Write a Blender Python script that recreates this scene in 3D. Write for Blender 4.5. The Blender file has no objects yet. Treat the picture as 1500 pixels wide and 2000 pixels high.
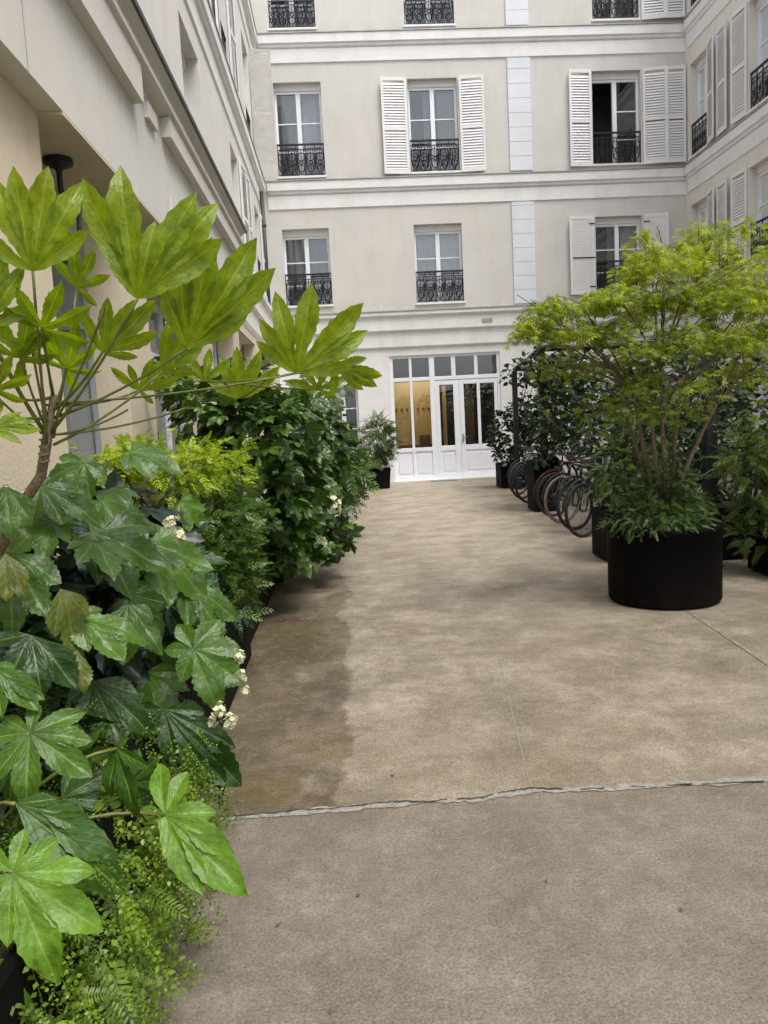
import bpy, math, random
import numpy as np
from mathutils import Vector, Matrix
random.seed(7); rng = np.random.default_rng(7)
S = bpy.context.scene; COL = S.collection
PI = math.pi
# ---------------------------------------------------------------- camera
Rw = np.array([[0.9973207, 0.0557923, -0.0473137], [-0.0529655, 0.1046068, -0.9931023], [-0.0504581, 0.9929475, 0.1072816]])   # camera axes: pitched 6 degrees down, slight roll
EYE = Vector((0, 0, 1.45))
cd = bpy.data.cameras.new('camera'); cam = bpy.data.objects.new('camera', cd); COL.objects.link(cam)
cd.sensor_fit = 'VERTICAL'; cd.sensor_height = 36; cd.sensor_width = 27; cd.lens = 27; cd.clip_end = 500; cd.clip_start = 0.05
M4 = Matrix([[*Rw[0], 0], [*Rw[1], 0], [*Rw[2], 1.45], [0, 0, 0, 1]])
cam.matrix_world = M4; S.camera = cam
# ---------------------------------------------------------------- light
W = bpy.data.worlds.new('World'); S.world = W; W.use_nodes = True
wn = W.node_tree; wn.nodes.clear()
sky = wn.nodes.new('ShaderNodeTexSky'); sky.sky_type = 'NISHITA'; sky.sun_disc = False
SUN_EL, SUN_AZ = math.radians(64), math.radians(138)
sky.sun_elevation = SUN_EL; sky.sun_rotation = SUN_AZ; sky.dust_density = 4; sky.air_density = 1.0
hs = wn.nodes.new('ShaderNodeHueSaturation'); hs.inputs['Saturation'].default_value = 0.26
bg = wn.nodes.new('ShaderNodeBackground'); bg.inputs[1].default_value = 0.15
wo = wn.nodes.new('ShaderNodeOutputWorld')
wn.links.new(sky.outputs[0], hs.inputs['Color']); wn.links.new(hs.outputs[0], bg.inputs[0]); wn.links.new(bg.outputs[0], wo.inputs[0])
sd = bpy.data.lights.new('sun', 'SUN'); sd.energy = 1.1; sd.angle = math.radians(25); sd.color = (1, .97, .92)
so = bpy.data.objects.new('sun', sd); COL.objects.link(so)
sdir = Vector((math.sin(SUN_AZ) * math.cos(SUN_EL), math.cos(SUN_AZ) * math.cos(SUN_EL), math.sin(SUN_EL)))
so.rotation_euler = sdir.to_track_quat('Z', 'Y').to_euler(); so.location = (0, 0, 30)
S.view_settings.view_transform = 'Standard'; S.view_settings.look = 'None'; S.view_settings.exposure = 0.95
S.view_settings.gamma = 1
# ---------------------------------------------------------------- helpers
def ray(px, py): return Vector(Rw @ np.array([px - 750, 1000 - py, -1500.]))
def at(px, py, Y):
    d = ray(px, py); return EYE + d * (Y / d.y)
def gnd(px, py, z=0.0):
    d = ray(px, py); return EYE + d * ((z - 1.45) / d.z)
def tag(o, label=None, cat=None, group=None, kind=None):
    if label: o['label'] = label
    if cat: o['category'] = cat
    if group: o['group'] = group
    if kind: o['kind'] = kind
    return o
def empty(name, loc=(0, 0, 0), **k):
    o = bpy.data.objects.new(name, None); COL.objects.link(o); o.location = loc; o.empty_display_size = .2
    return tag(o, **k)
def child(o, p):
    o.parent = p; o.matrix_parent_inverse = Matrix.Translation(-p.location) if p.parent is None and p.type == 'EMPTY' else Matrix()
    return o
class MB:
    def __init__(s, f=None): s.v = []; s.f = []; s.T = f
    def _t(s, p): return tuple(s.T(*p)) if s.T else tuple(p)
    def add(s, vs, fs):
        b = len(s.v); s.v += [s._t(p) for p in vs]; s.f += [tuple(b + i for i in f) for f in fs]
    def box(s, x0, x1, y0, y1, z0, z1):
        s.add([(x0,y0,z0),(x1,y0,z0),(x1,y1,z0),(x0,y1,z0),(x0,y0,z1),(x1,y0,z1),(x1,y1,z1),(x0,y1,z1)],
              [(0,3,2,1),(4,5,6,7),(0,1,5,4),(1,2,6,5),(2,3,7,6),(3,0,4,7)])
    def quad(s, a, b, c, d): s.add([a, b, c, d], [(0, 1, 2, 3)])
    def tube(s, pts, r, n=6, closed=False, cap=True):
        pts = [Vector(p) for p in pts]; m = len(pts); rr = r if hasattr(r, '__len__') else [r] * m
        vs = []; ref = None
        for i, p in enumerate(pts):
            if closed: t = pts[(i + 1) % m] - pts[i - 1]
            else: t = pts[min(i + 1, m - 1)] - pts[max(i - 1, 0)]
            if t.length < 1e-9: t = Vector((0, 0, 1))
            t.normalize()
            if ref is None: ref = Vector((0, 0, 1)) if abs(t.z) < .9 else Vector((1, 0, 0))
            a = t.cross(ref)
            if a.length < 1e-4: a = t.cross(Vector((0, 1, 0)))
            a.normalize(); b = t.cross(a)
            ref = -a.cross(t) if False else ref
            for k in range(n):
                q = 2 * PI * k / n; vs.append(tuple(p + a * (rr[i] * math.cos(q)) + b * (rr[i] * math.sin(q))))
        fs = []
        for i in range(m if closed else m - 1):
            j = (i + 1) % m
            for k in range(n):
                fs.append((i*n+k, i*n+(k+1) % n, j*n+(k+1) % n, j*n+k))
        if cap and not closed: fs += [tuple(range(n))[::-1], tuple((m-1)*n + k for k in range(n))]
        s.add(vs, fs)
    def lathe(s, prof, c, n=32, T=None):
        vs = []; m = len(prof)
        for (r, z) in prof:
            for k in range(n):
                q = 2 * PI * k / n; vs.append((c[0] + r * math.cos(q), c[1] + r * math.sin(q), c[2] + z))
        fs = [(i*n+k, i*n+(k+1) % n, (i+1)*n+(k+1) % n, (i+1)*n+k) for i in range(m-1) for k in range(n)]
        s.add(vs, fs)
    def prof(s, pts, u0, u1):
        """closed profile (d, z) swept along u"""
        n = len(pts); vs = [(u0, d, z) for d, z in pts] + [(u1, d, z) for d, z in pts]
        s.add(vs, [(i, (i+1) % n, n+(i+1) % n, n+i) for i in range(n)] + [tuple(range(n))[::-1], tuple(range(n, 2*n))])
    def build(s, name, mat, parent=None, smooth=False, bevel=0, **k):
        me = bpy.data.meshes.new(name); me.from_pydata(s.v, [], s.f); me.update()
        import bmesh
        bm = bmesh.new(); bm.from_mesh(me); bmesh.ops.recalc_face_normals(bm, faces=bm.faces); bm.to_mesh(me); bm.free()
        me.materials.append(mat)
        if smooth: me.polygons.foreach_set('use_smooth', [True] * len(me.polygons))
        o = bpy.data.objects.new(name, me); COL.objects.link(o)
        if bevel:
            b = o.modifiers.new('bevel', 'BEVEL'); b.width = bevel; b.segments = 2; b.limit_method = 'ANGLE'
        if parent: child(o, parent)
        return tag(o, **k)
# ---------------------------------------------------------------- materials
def newmat(name):
    m = bpy.data.materials.new(name); m.use_nodes = True; nt = m.node_tree; nt.nodes.clear()
    return m, nt, (lambda t, **k: _n(nt, t, **k))
def _n(nt, t, ins=None, **k):
    n = nt.nodes.new('ShaderNode' + t)
    for a, b in k.items(): setattr(n, a, b)
    if ins:
        for a, b in ins.items():
            if isinstance(b, bpy.types.NodeSocket): nt.links.new(b, n.inputs[a])
            else: n.inputs[a].default_value = b
    return n
def c4(c): return (*c, 1)
def ramp(N, fac, stops):
    r = N('ValToRGB', ins={0: fac}); e = r.color_ramp.elements
    while len(e) < len(stops): e.new(.5)
    for i, (p, c) in enumerate(stops): e[i].position = p; e[i].color = c4(c) if len(c) == 3 else c
    return r.outputs[0]
def mixc(N, fac, a, b, mode='MIX'):
    m = N('Mix', data_type='RGBA', blend_type=mode)
    nt = m.id_data
    for i, x in ((0, fac), (6, a), (7, b)):
        if isinstance(x, bpy.types.NodeSocket): nt.links.new(x, m.inputs[i])
        else: m.inputs[i].default_value = c4(x) if isinstance(x, tuple) and len(x) == 3 else x
    return m.outputs[2]
def surf(name, col, rough=.6, var=.12, scale=3., bump=.15, bscale=60., metal=0., spec=.5, streak=False, dirt=None):
    m, nt, N = newmat(name)
    g = N('NewGeometry')
    v = g.outputs['Position']
    if streak: v = N('Mapping', ins={0: v, 3: (1, 1, .12)}).outputs[0]
    n1 = N('TexNoise', ins={0: v, 2: scale, 3: 6, 4: .6})
    n2 = N('TexNoise', ins={0: g.outputs['Position'], 2: bscale, 3: 4})
    lo = tuple(x * (1 - var) for x in col); hi = tuple(min(1, x * (1 + var)) for x in col)
    c = ramp(N, n1.outputs[0], [(.3, lo), (.7, hi)])
    if dirt and len(dirt) == 4:
        z = N('SeparateXYZ', ins={0: g.outputs['Position']}).outputs[2]
        st = N('TexNoise', ins={0: N('Mapping', ins={0: g.outputs['Position'], 3: (2.2, 2.2, .55)}).outputs[0], 2: 1.5, 3: 9, 4: .72}).outputs[0]
        acc = ramp(N, st, [(.50, (0, 0, 0)), (.78, (.5, .5, .5))])
        for zb, hh in ((4.55, .40), (7.9, .28), (11.5, .28), (0., .55)):
            a1 = N('MapRange', ins={0: z, 1: zb, 2: zb + hh, 3: 1., 4: 0.}).outputs[0]
            a2 = N('Math', operation='GREATER_THAN', ins={0: z, 1: zb - .02}).outputs[0]
            a3 = N('Math', operation='MULTIPLY', ins={0: a1, 1: a2}).outputs[0]
            a4 = N('Math', operation='MULTIPLY', ins={0: a3, 1: ramp(N, st, [(.32, (0, 0, 0)), (.62, (1, 1, 1))])}).outputs[0]
            acc = N('Math', operation='MAXIMUM', ins={0: acc, 1: a4}).outputs[0]
        c = mixc(N, acc, c, dirt[:3])
    elif dirt:
        n3 = N('TexNoise', ins={0: N('Mapping', ins={0: g.outputs['Position'], 3: (1.2, 1.2, .5)}).outputs[0], 2: 1.3, 3: 8, 4: .7})
        c = mixc(N, ramp(N, n3.outputs[0], [(.5, (0, 0, 0)), (.78, (.7, .7, .7))]), c, dirt)
    b = N('Bump', ins={'Strength': bump, 'Distance': .01, 'Height': n2.outputs[0]})
    p = N('BsdfPrincipled', ins={'Base Color': c, 'Roughness': rough, 'Metallic': metal, 'Normal': b.outputs[0], 'Specular IOR Level': spec})
    o = N('OutputMaterial', ins={0: p.outputs[0]})
    return m
MAT = dict(
    wall=surf('cream_render', (.60, .583, .548), .9, .045, 1.2, .25, 45, spec=.2, dirt=(.50, .45, .385, 1)),
    wallr=surf('warm_render', (.72, .685, .62), .9, .05, 1.2, .25, 45, spec=.2, dirt=(.55, .49, .41, 1)),
    fascia=surf('stone_fascia', (.67, .65, .615), .85, .05, 1.5, .2, 50, spec=.2, dirt=(.52, .48, .42, 1)),
    pier=surf('pier_render', (.66, .57, .44), .9, .06, 1.5, .3, 50, spec=.2, dirt=(.48, .42, .33)),
    white=surf('white_paint', (.80, .825, .87), .5, .04, 4, .08, 90),
    stone=surf('white_stone', (.76, .75, .74), .85, .05, 3, .2, 60, dirt=(.6, .58, .54)),
    quoin=surf('quoin_paint', (.68, .70, .735), .8, .05, 2, .15, 60, dirt=(.56, .59, .62, 1)),
    shutter=surf('shutter_paint', (.74, .73, .73), .55, .05, 3, .08, 90),
    zinc=surf('zinc', (.36, .38, .38), .5, .2, 3, .1, 60, metal=.4, streak=False),
    darklip=surf('dark_lip', (.06, .065, .06), .6, .3, 4, .1, 60),
    iron=surf('black_iron', (.008, .008, .010), .5, .2, 8, .1, 90),
    pot=surf('pot_black', (.0018, .0018, .002), .75, .3, 6, .25, 70, spec=.1, dirt=(.012, .010, .008, 1)),
    soil=surf('soil', (.035, .025, .018), 1, .4, 20, 1, 90),
    curtain=surf('curtain', (.62, .60, .62), .9, .06, 6, .05, 80),
    curtaind=surf('curtain_dark', (.30, .28, .30), .9, .1, 6, .05, 80),
    room=surf('room_dark', (.06, .06, .065), 1, .3, 2),
    roomw=surf('room_wall_warm', (.62, .45, .20), .9, .06, 2),
    mat=surf('doormat', (.22, .25, .24), 1, .2, 30, 1, 200),
    wood=surf('brown_wood', (.16, .10, .06), .6, .3, 8, .2, 60),
    bark=surf('bark', (.15, .115, .07), .9, .35, 30, .8, 120),
    barkd=surf('dark_bark', (.05, .042, .035), .9, .35, 30, .8, 120),
    petiole=surf('petiole', (.10, .11, .02), .45, .3, 14, .1, 90),
    stemm=surf('green_stem', (.12, .14, .04), .6, .3, 14, .1, 90),
    rubber=surf('tyre_rubber', (.012, .012, .013), .75, .2, 30, .3, 200),
    tan=surf('tan_tyre', (.17, .115, .085), .7, .2, 30, .3, 200),
    steel=surf('steel', (.55, .56, .58), .3, .1, 20, .05, 90, metal=1),
    rim=surf('dull_rim', (.10, .10, .105), .45, .2, 20, .05, 90, metal=.7),
    bikered=surf('red_brown_frame', (.055, .014, .012), .35, .1, 10, .02, 90),
    bikeblue=surf('dark_blue_frame', (.02, .035, .07), .35, .1, 10, .02, 90),
    bikeblk=surf('black_frame', (.015, .015, .016), .35, .1, 10, .02, 90),
    mortar=surf('pale_mortar', (.285, .268, .24), .95, .35, 30, 1, 120, dirt=(.19, .165, .135)),
    crack=surf('crack_dark', (.035, .03, .025), 1, .3, 30),
    oldshutter=surf('weathered_shutter', (.47, .45, .42), .7, .12, 6, .1, 90),
    bluegrey=surf('blue_grey_paint', (.36, .38, .385), .5, .1, 5, .05, 80),
    score=surf('score_line', (.255, .222, .18), .9, .2, 20),
    slot=surf('mossy_slot', (.20, .20, .15), .95, .3, 14, .6, 90),
    petal=surf('cream_petal', (.62, .62, .40), .7, .12, 60, .05, 90),
    litter=surf('dry_leaf', (.10, .065, .035), .8, .3, 40),
    lampglass=surf('lantern_glass', (.20, .20, .18), .2, .2, 10, .05, 50),
)
def glassmat():
    m, nt, N = newmat('window_glass')
    f = N('Fresnel', ins={0: 1.5}); n = N('TexNoise', ins={2: 1.2}); b = N('Bump', ins={'Strength': .05, 'Distance': .02, 'Height': n.outputs[0]})
    mm = N('Math', operation='MULTIPLY_ADD', ins={0: f.outputs[0], 1: 1.0, 2: .10})
    t = N('BsdfTransparent', ins={0: (.86, .89, .9, 1)}); g = N('BsdfGlossy', ins={'Roughness': .02, 'Normal': b.outputs[0], 'Color': (.9, .95, 1, 1)})
    x = N('MixShader', ins={0: mm.outputs[0], 1: t.outputs[0], 2: g.outputs[0]}); N('OutputMaterial', ins={0: x.outputs[0]})
    return m
MAT['glass'] = glassmat()
def emis(name, c, s):
    m, nt, N = newmat(name); e = N('Emission', ins={0: c4(c), 1: s}); N('OutputMaterial', ins={0: e.outputs[0]}); return m
MAT['lamp'] = emis('ceiling_lamp_light', (1, .78, .45), 9)
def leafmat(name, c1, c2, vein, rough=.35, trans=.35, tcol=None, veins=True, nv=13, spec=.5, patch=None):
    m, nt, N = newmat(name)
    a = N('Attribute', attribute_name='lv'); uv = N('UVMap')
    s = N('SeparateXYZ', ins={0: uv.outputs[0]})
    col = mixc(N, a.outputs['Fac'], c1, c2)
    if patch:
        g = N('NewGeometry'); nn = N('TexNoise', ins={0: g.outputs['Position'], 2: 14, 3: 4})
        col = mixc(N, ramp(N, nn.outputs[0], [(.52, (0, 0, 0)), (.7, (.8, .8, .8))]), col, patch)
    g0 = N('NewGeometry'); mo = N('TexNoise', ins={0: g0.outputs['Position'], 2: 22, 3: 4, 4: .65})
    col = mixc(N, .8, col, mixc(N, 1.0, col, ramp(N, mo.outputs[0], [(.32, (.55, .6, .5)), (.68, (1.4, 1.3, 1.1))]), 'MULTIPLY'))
    nrm = None
    if veins:
        au = N('Math', operation='ABSOLUTE', ins={0: s.outputs[0]})
        mid = N('MapRange', ins={0: au.outputs[0], 1: .02, 2: .09, 3: .75, 4: 0.})
        k1 = N('Math', operation='MULTIPLY', ins={0: au.outputs[0], 1: .38})
        k2 = N('Math', operation='SUBTRACT', ins={0: s.outputs[1], 1: k1.outputs[0]})
        k3 = N('Math', operation='MULTIPLY', ins={0: k2.outputs[0], 1: 2 * PI * nv})
        k4 = N('Math', operation='COSINE', ins={0: k3.outputs[0]})
        sv = N('MapRange', ins={0: k4.outputs[0], 1: .86, 2: 1., 3: 0., 4: .22})
        vv = N('Math', operation='MAXIMUM', ins={0: mid.outputs[0], 1: sv.outputs[0]})
        col = mixc(N, vv.outputs[0], col, vein)
        gg = N('NewGeometry'); nz = N('TexNoise', ins={0: gg.outputs['Position'], 2: 38, 3: 3})
        h = N('Math', operation='MULTIPLY_ADD', ins={0: k4.outputs[0], 1: -.035, 2: nz.outputs[0]})
        b = N('Bump', ins={'Strength': .85, 'Distance': .006, 'Height': h.outputs[0]}); nrm = b.outputs[0]
    if veins:
        tipn = N('TexNoise', ins={0: g0.outputs['Position'], 2: 9, 3: 4}).outputs[0]
        tip = N('MapRange', ins={0: N('Math', operation='MULTIPLY_ADD', ins={0: tipn, 1: .30, 2: s.outputs[1]}).outputs[0], 1: 1.13, 2: 1.17, 3: 0., 4: .9}).outputs[0]
        spot = ramp(N, N('TexNoise', ins={0: g0.outputs['Position'], 2: 60, 3: 2}).outputs[0], [(.70, (0, 0, 0)), (.74, (.7, .7, .7))])
        col = mixc(N, N('Math', operation='MAXIMUM', ins={0: tip, 1: spot}).outputs[0], col, (.12, .075, .02))
    p = N('BsdfPrincipled', ins={'Base Color': col, 'Roughness': rough, 'Specular IOR Level': spec})
    tc = mixc(N, 1.0, col, tcol or (1, 1, .5), 'MULTIPLY')
    tr = N('BsdfTranslucent', ins={0: mixc(N, 0.0, tc, (0, 0, 0))})
    if nrm: nt.links.new(nrm, p.inputs['Normal'])
    x = N('MixShader', ins={0: trans, 1: p.outputs[0], 2: tr.outputs[0]}); N('OutputMaterial', ins={0: x.outputs[0]})
    return m
LM = dict(
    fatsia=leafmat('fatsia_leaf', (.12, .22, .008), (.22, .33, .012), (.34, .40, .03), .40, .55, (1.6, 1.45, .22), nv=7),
    fatsialow=leafmat('low_fatsia_leaf', (.022, .07, .008), (.115, .24, .018), (.20, .32, .05), .42, .25, (1.3, 1.3, .5), nv=6, spec=.4),
    hyd=leafmat('hydrangea_leaf', (.008, .034, .004), (.065, .145, .014), (.11, .20, .04), .38, .2, (1.3, 1.4, .4), nv=5, spec=.42),
    hydold=leafmat('yellowing_leaf', (.06, .11, .010), (.10, .13, .012), (.17, .20, .03), .4, .3, None, nv=5, patch=(.13, .12, .015)),
    dark=leafmat('dark_leaf', (.010, .040, .007), (.085, .165, .026), (.10, .18, .04), .3, .2, None, nv=6),
    box=leafmat('small_leaf', (.02, .06, .006), (.18, .29, .018), (.2, .3, .05), .4, .3, None, veins=False),
    nan=leafmat('nandina_leaf', (.17, .30, .012), (.44, .56, .03), (.4, .5, .1), .45, .4, None, veins=False),
    nang=leafmat('nandina_green_leaf', (.02, .065, .010), (.12, .21, .03), (.2, .3, .1), .4, .3, None, veins=False),
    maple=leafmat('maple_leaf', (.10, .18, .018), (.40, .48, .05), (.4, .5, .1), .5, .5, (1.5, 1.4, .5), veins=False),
    maplelow=leafmat('maple_low_leaf', (.07, .13, .03), (.16, .24, .05), (.4, .5, .1), .5, .35, None, veins=False),
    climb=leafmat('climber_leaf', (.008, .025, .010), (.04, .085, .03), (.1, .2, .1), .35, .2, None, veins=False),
    fern=leafmat('fern_leaf', (.025, .065, .015), (.11, .19, .04), (.2, .3, .1), .45, .3, None, veins=False),
    pale=leafmat('pale_leaf', (.16, .24, .14), (.30, .38, .26), (.3, .4, .2), .45, .3, None, veins=False),
)
# ---------------------------------------------------------------- leaf geometry
def palmate2d(lobes, sinus=.42, bulge=.13, teeth=0, tooth=.07, nu=3, na=3, nb=9, wide=None, late=.85):
    """lobes: [(angle, length)] sorted by angle. returns verts (x,y), fold value, uv, faces"""
    V = []; UV = []; FO = []; Fc = []
    n = len(lobes)
    for i, (a, L) in enumerate(lobes):
        ca, sa = math.cos(a), math.sin(a)
        sides = []
        for sgn, j in ((-1, i - 1), (1, i + 1)):
            if 0 <= j < n:
                a2, L2 = lobes[j]; d = abs(a2 - a) / 2; rs = sinus * min(L, L2) * (1.0 if d < .5 else .85)
            else:
                d = .45; rs = sinus * L * .8
            sides.append((rs * math.cos(d), rs * math.sin(d)))
        rows = []
        B = (wide if wide else bulge) * L
        for k in range(na + nb + 1):
            row = []
            for m in range(-nu, nu + 1):
                u = m / nu
                sx, sw = sides[0] if u < 0 else sides[1]
                if u == 0: sx = .5 * (sides[0][0] + sides[1][0])
                if k <= na: t = k / na; x = sx * t; w = sw * t
                else:
                    t = (k - na) / nb; x = sx + (L - sx) * t
                    w = sw * (1 - t) ** 1.0 * .9 + B * math.sin(PI * min(1, t ** late)) ** .9
                    if k == na + nb: w = 0
                    elif teeth and abs(u) > .9: w *= 1 + tooth * (1 if (k % 2) else -1)
                lx, ly = x, u * w
                if k > na and u != 0: lx -= 0 
                row.append(len(V)); V.append((ca * lx - sa * ly, sa * lx + ca * ly)); UV.append((u, x / L))
                FO.append(abs(u) * w)
            rows.append(row)
        for k in range(na + nb):
            for m in range(2 * nu): Fc.append((rows[k][m], rows[k][m+1], rows[k+1][m+1], rows[k+1][m]))
    return np.array(V), np.array(FO), np.array(UV), Fc
def leaf_verts(lobes, fold=.25, droop=.25, wob=.03, seed=0, **k):
    V, FO, UV, F = palmate2d(lobes, **k)
    r = np.hypot(V[:, 0], V[:, 1]); Lm = max(l for _, l in lobes)
    ph = seed * 1.7
    z = FO * fold - droop * (r ** 2) / Lm + wob * Lm * np.sin(V[:, 0] / Lm * 9 + ph) * np.cos(V[:, 1] / Lm * 8 + ph * 2) * (r / Lm)
    return np.column_stack([V, z]), UV, F
class Foliage:
    def __init__(s): s.v = []; s.uv = []; s.f4 = []; s.lv = []; s.n = 0
    def add(s, v, uv, f, lv=None):
        v = np.asarray(v); f = np.asarray(f, dtype=np.int64)
        s.v.append(v); s.uv.append(uv); s.f4.append(f + s.n); s.lv.append(np.full(len(v), random.random() if lv is None else lv)); s.n += len(v)
    def scatter(s, tmpl, P, A, Nn, size, lv=None):
        """P positions (n,3); A axis along leaf; Nn normal hint; size (n,)"""
        v, uv, f = tmpl; n = len(P)
        A = A / (np.linalg.norm(A, axis=1, keepdims=True) + 1e-9)
        B = np.cross(Nn, A); B /= (np.linalg.norm(B, axis=1, keepdims=True) + 1e-9)
        C = np.cross(A, B)
        vv = (v[None, :, 0:1] * A[:, None] + v[None, :, 1:2] * B[:, None] + v[None, :, 2:3] * C[:, None]) * size[:, None, None] + P[:, None]
        m = len(v); f = np.asarray(f, dtype=np.int64)
        ff = (f[None] + (np.arange(n) * m)[:, None, None]).reshape(-1, f.shape[1]) + s.n
        s.v.append(vv.reshape(-1, 3)); s.uv.append(np.tile(uv, (n, 1))); s.f4.append(ff)
        l = rng.random(n) if lv is None else np.asarray(lv)
        s.lv.append(np.repeat(l, m)); s.n += n * m
    def build(s, name, mat, parent=None, **k):
        v = np.concatenate(s.v); uv = np.concatenate(s.uv); lv = np.concatenate(s.lv)
        me = bpy.data.meshes.new(name)
        nf = sum(len(f) for f in s.f4); sz = np.concatenate([np.full(len(f), f.shape[1]) for f in s.f4]); idx = np.concatenate([f.ravel() for f in s.f4])
        me.vertices.add(len(v)); me.vertices.foreach_set('co', v.ravel().astype(np.float32))
        me.loops.add(len(idx)); me.loops.foreach_set('vertex_index', idx.astype(np.int32))
        me.polygons.add(nf); st = np.concatenate([[0], np.cumsum(sz)[:-1]])
        me.polygons.foreach_set('loop_start', st.astype(np.int32))
        me.polygons.foreach_set('use_smooth', np.ones(nf, dtype=bool))
        me.update(calc_edges=True); me.validate()
        ul = me.uv_layers.new(name='UVMap'); at_ = me.attributes.new('lv', 'FLOAT', 'POINT')
        at_.data.foreach_set('value', lv.astype(np.float32))
        li = np.empty(len(me.loops), dtype=np.int32); me.loops.foreach_get('vertex_index', li)
        ul.data.foreach_set('uv', uv[li].ravel().astype(np.float32))
        me.materials.append(mat)
        o = bpy.data.objects.new(name, me); COL.objects.link(o)
        if parent: child(o, parent)
        return tag(o, **k)
def D(x): return math.radians(x)
T_FATSIA = [leaf_verts([(D(a), l) for a, l in zip((-130, -88, -52, -18, 18, 52, 88, 130), (.6, .8, .92, 1, 1, .92, .8, .6))], fold=.3, droop=.3, wob=.04, seed=s, sinus=.4, bulge=.12, nu=2, na=2, nb=7) for s in range(3)]
T_HYD = [leaf_verts([(D(-78), .5), (D(-38), .78), (0, 1.), (D(38), .78), (D(78), .5)], fold=.3, droop=.32, wob=.06, seed=s, sinus=.62, bulge=.13, teeth=1, tooth=.12, nu=2, na=3, nb=6) for s in range(3)]
def ov(w=.34, n=4, droop=.25, fold=.2):
    V = []; UV = []; F = []
    for k in range(n + 1):
        t = k / n; ww = w * math.sin(PI * t ** .8) ** .8 if 0 < t < 1 else 0
        for u in (-1, 0, 1): V.append((t, u * ww, abs(u) * ww * fold - droop * t * t)); UV.append((u, t))
    for k in range(n):
        for m in (0, 1): F.append((k*3+m, k*3+m+1, k*3+m+4, k*3+m+3))
    return np.array(V), np.array(UV), F
T_OV = ov(); T_LANCE = ov(.15, 3, .2, .2); T_ROUND = ov(.42, 3, .1, .1)
def mapleT():
    V = []; UV = []; F = []
    for a, l in ((-105, .55), (-68, .8), (-34, .95), (0, 1), (34, .95), (68, .8), (105, .55)):
        a = D(a); ca, sa = math.cos(a), math.sin(a); b = len(V)
        for x, y, z in ((0, 0, 0), (.5, -.09, .02), (1, 0, -.22), (.5, .09, .02)):
            x *= l; V.append((ca*x-sa*y, sa*x+ca*y, z)); UV.append((y*8, x))
        F.append((b, b+1, b+2, b+3))
    return np.array(V), np.array(UV), F
T_MAPLE = mapleT()
def sprigT(n=7, tmpl=None, ls=.30, ang=55, gap=None):
    """pinnate sprig: opposite leaflets along a curved axis"""
    tmpl = tmpl or T_OV; V = []; UV = []; F = []; b = 0
    def put(o, a, s):
        nonlocal b
        v, uv, f = tmpl; ca, sa = math.cos(a), math.sin(a)
        for x, y, z in v: V.append((o[0] + s*(ca*x-sa*y), o[1] + s*(sa*x+ca*y), o[2] + s*z))
        UV.extend(uv.tolist()); F.extend([tuple(i + b for i in q) for q in f]); b += len(v)
    for k in range(n):
        t = (k + .6) / n; o = (t, 0, -.28 * t * t + .05 * math.sin(t * 7))
        for s in (-1, 1): put(o, s * D(ang - 20 * t + (k % 2) * 6), ls * (1 - .45 * t))
    put((1, 0, -.28), 0, ls * .6)
    # stem
    for s in (-1, 1): pass
    V += [(0, -.01, 0), (0, .01, 0), (1, .004, -.28), (1, -.004, -.28), (.5, .008, -.07), (.5, -.008, -.07)]; UV += [(.5, .5)] * 6
    F += [(b, b+1, b+4, b+5), (b+5, b+4, b+2, b+3)]
    return np.array(V), np.array(UV), F
T_SPRIG = sprigT(8, T_OV, .24); T_FERN = sprigT(11, T_LANCE, .34, 72); T_NAN = sprigT(5, T_LANCE, .5, 50); 
def tinyT(n=16, seed=0):
    rr = random.Random(seed); V = []; UV = []; F = []; b = 0
    for k in range(n):
        t = (k + .5) / n; o = Vector((t, .05 * math.sin(t * 6 + seed), -.25 * t * t + .04 * math.cos(t * 5))); a = k * 2.4 + rr.uniform(-.4, .4)
        d = Vector((.35, math.cos(a), .7 * math.sin(a))).normalized(); nn = Vector((rr.uniform(-.4, .4), rr.uniform(-.4, .4), 1)); bb = nn.cross(d).normalized(); cc = d.cross(bb); s = .15 * (1.15 - .6 * t) * rr.uniform(.7, 1.2)
        o = o + d * .02
        for x, y, z in ((0, 0, 0), (.45, -.32, .03), (1, 0, -.08), (.45, .32, .03)): V.append(tuple(o + d * (x * s) + bb * (y * s) + cc * (z * s))); UV.append((0, x))
        F.append((b, b+1, b+2, b+3)); b += 4
    V += [(0, -.006, 0), (0, .006, 0), (1, .003, -.25), (1, -.003, -.25)]; UV += [(.5, .5)] * 4; F.append((b, b+1, b+2, b+3))
    return np.array(V), np.array(UV), F
T_TINYS = [tinyT(18, s) for s in range(4)]; T_TINY = T_TINYS[0]
def rdirs(n, up=.0):
    d = rng.normal(size=(n, 3)); d[:, 2] += up; return d / np.linalg.norm(d, axis=1, keepdims=True)
def blob(fo, tmpl, c, r, n, size, up=.4, shell=.55, spread=1., lv=None, sv=.3, down=0.):
    """leaves in an ellipsoid's outer part, turned outwards"""
    d = rdirs(n); rad = shell + (1 - shell) * rng.random(n) ** .6
    r = np.array(r); c = np.array(c)
    P = c + d * r * rad[:, None]
    A = d * np.array([1, 1, .45]) + rng.normal(size=(n, 3)) * .45 * spread; A[:, 2] -= down
    Nn = d * .7 + rng.normal(size=(n, 3)) * .35; Nn[:, 2] += up + .4
    fo.scatter(tmpl, P, A, Nn, size * (1 + sv * (rng.random(n) * 2 - 1)), lv=(lv + .0 * d[:, 0] if lv is not None else None))
def bez(a, b, c, n=8):
    a, b, c = Vector(a), Vector(b), Vector(c)
    return [a * (1-t)**2 + b * 2*t*(1-t) + c * t*t for t in [i / n for i in range(n + 1)]]
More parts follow.
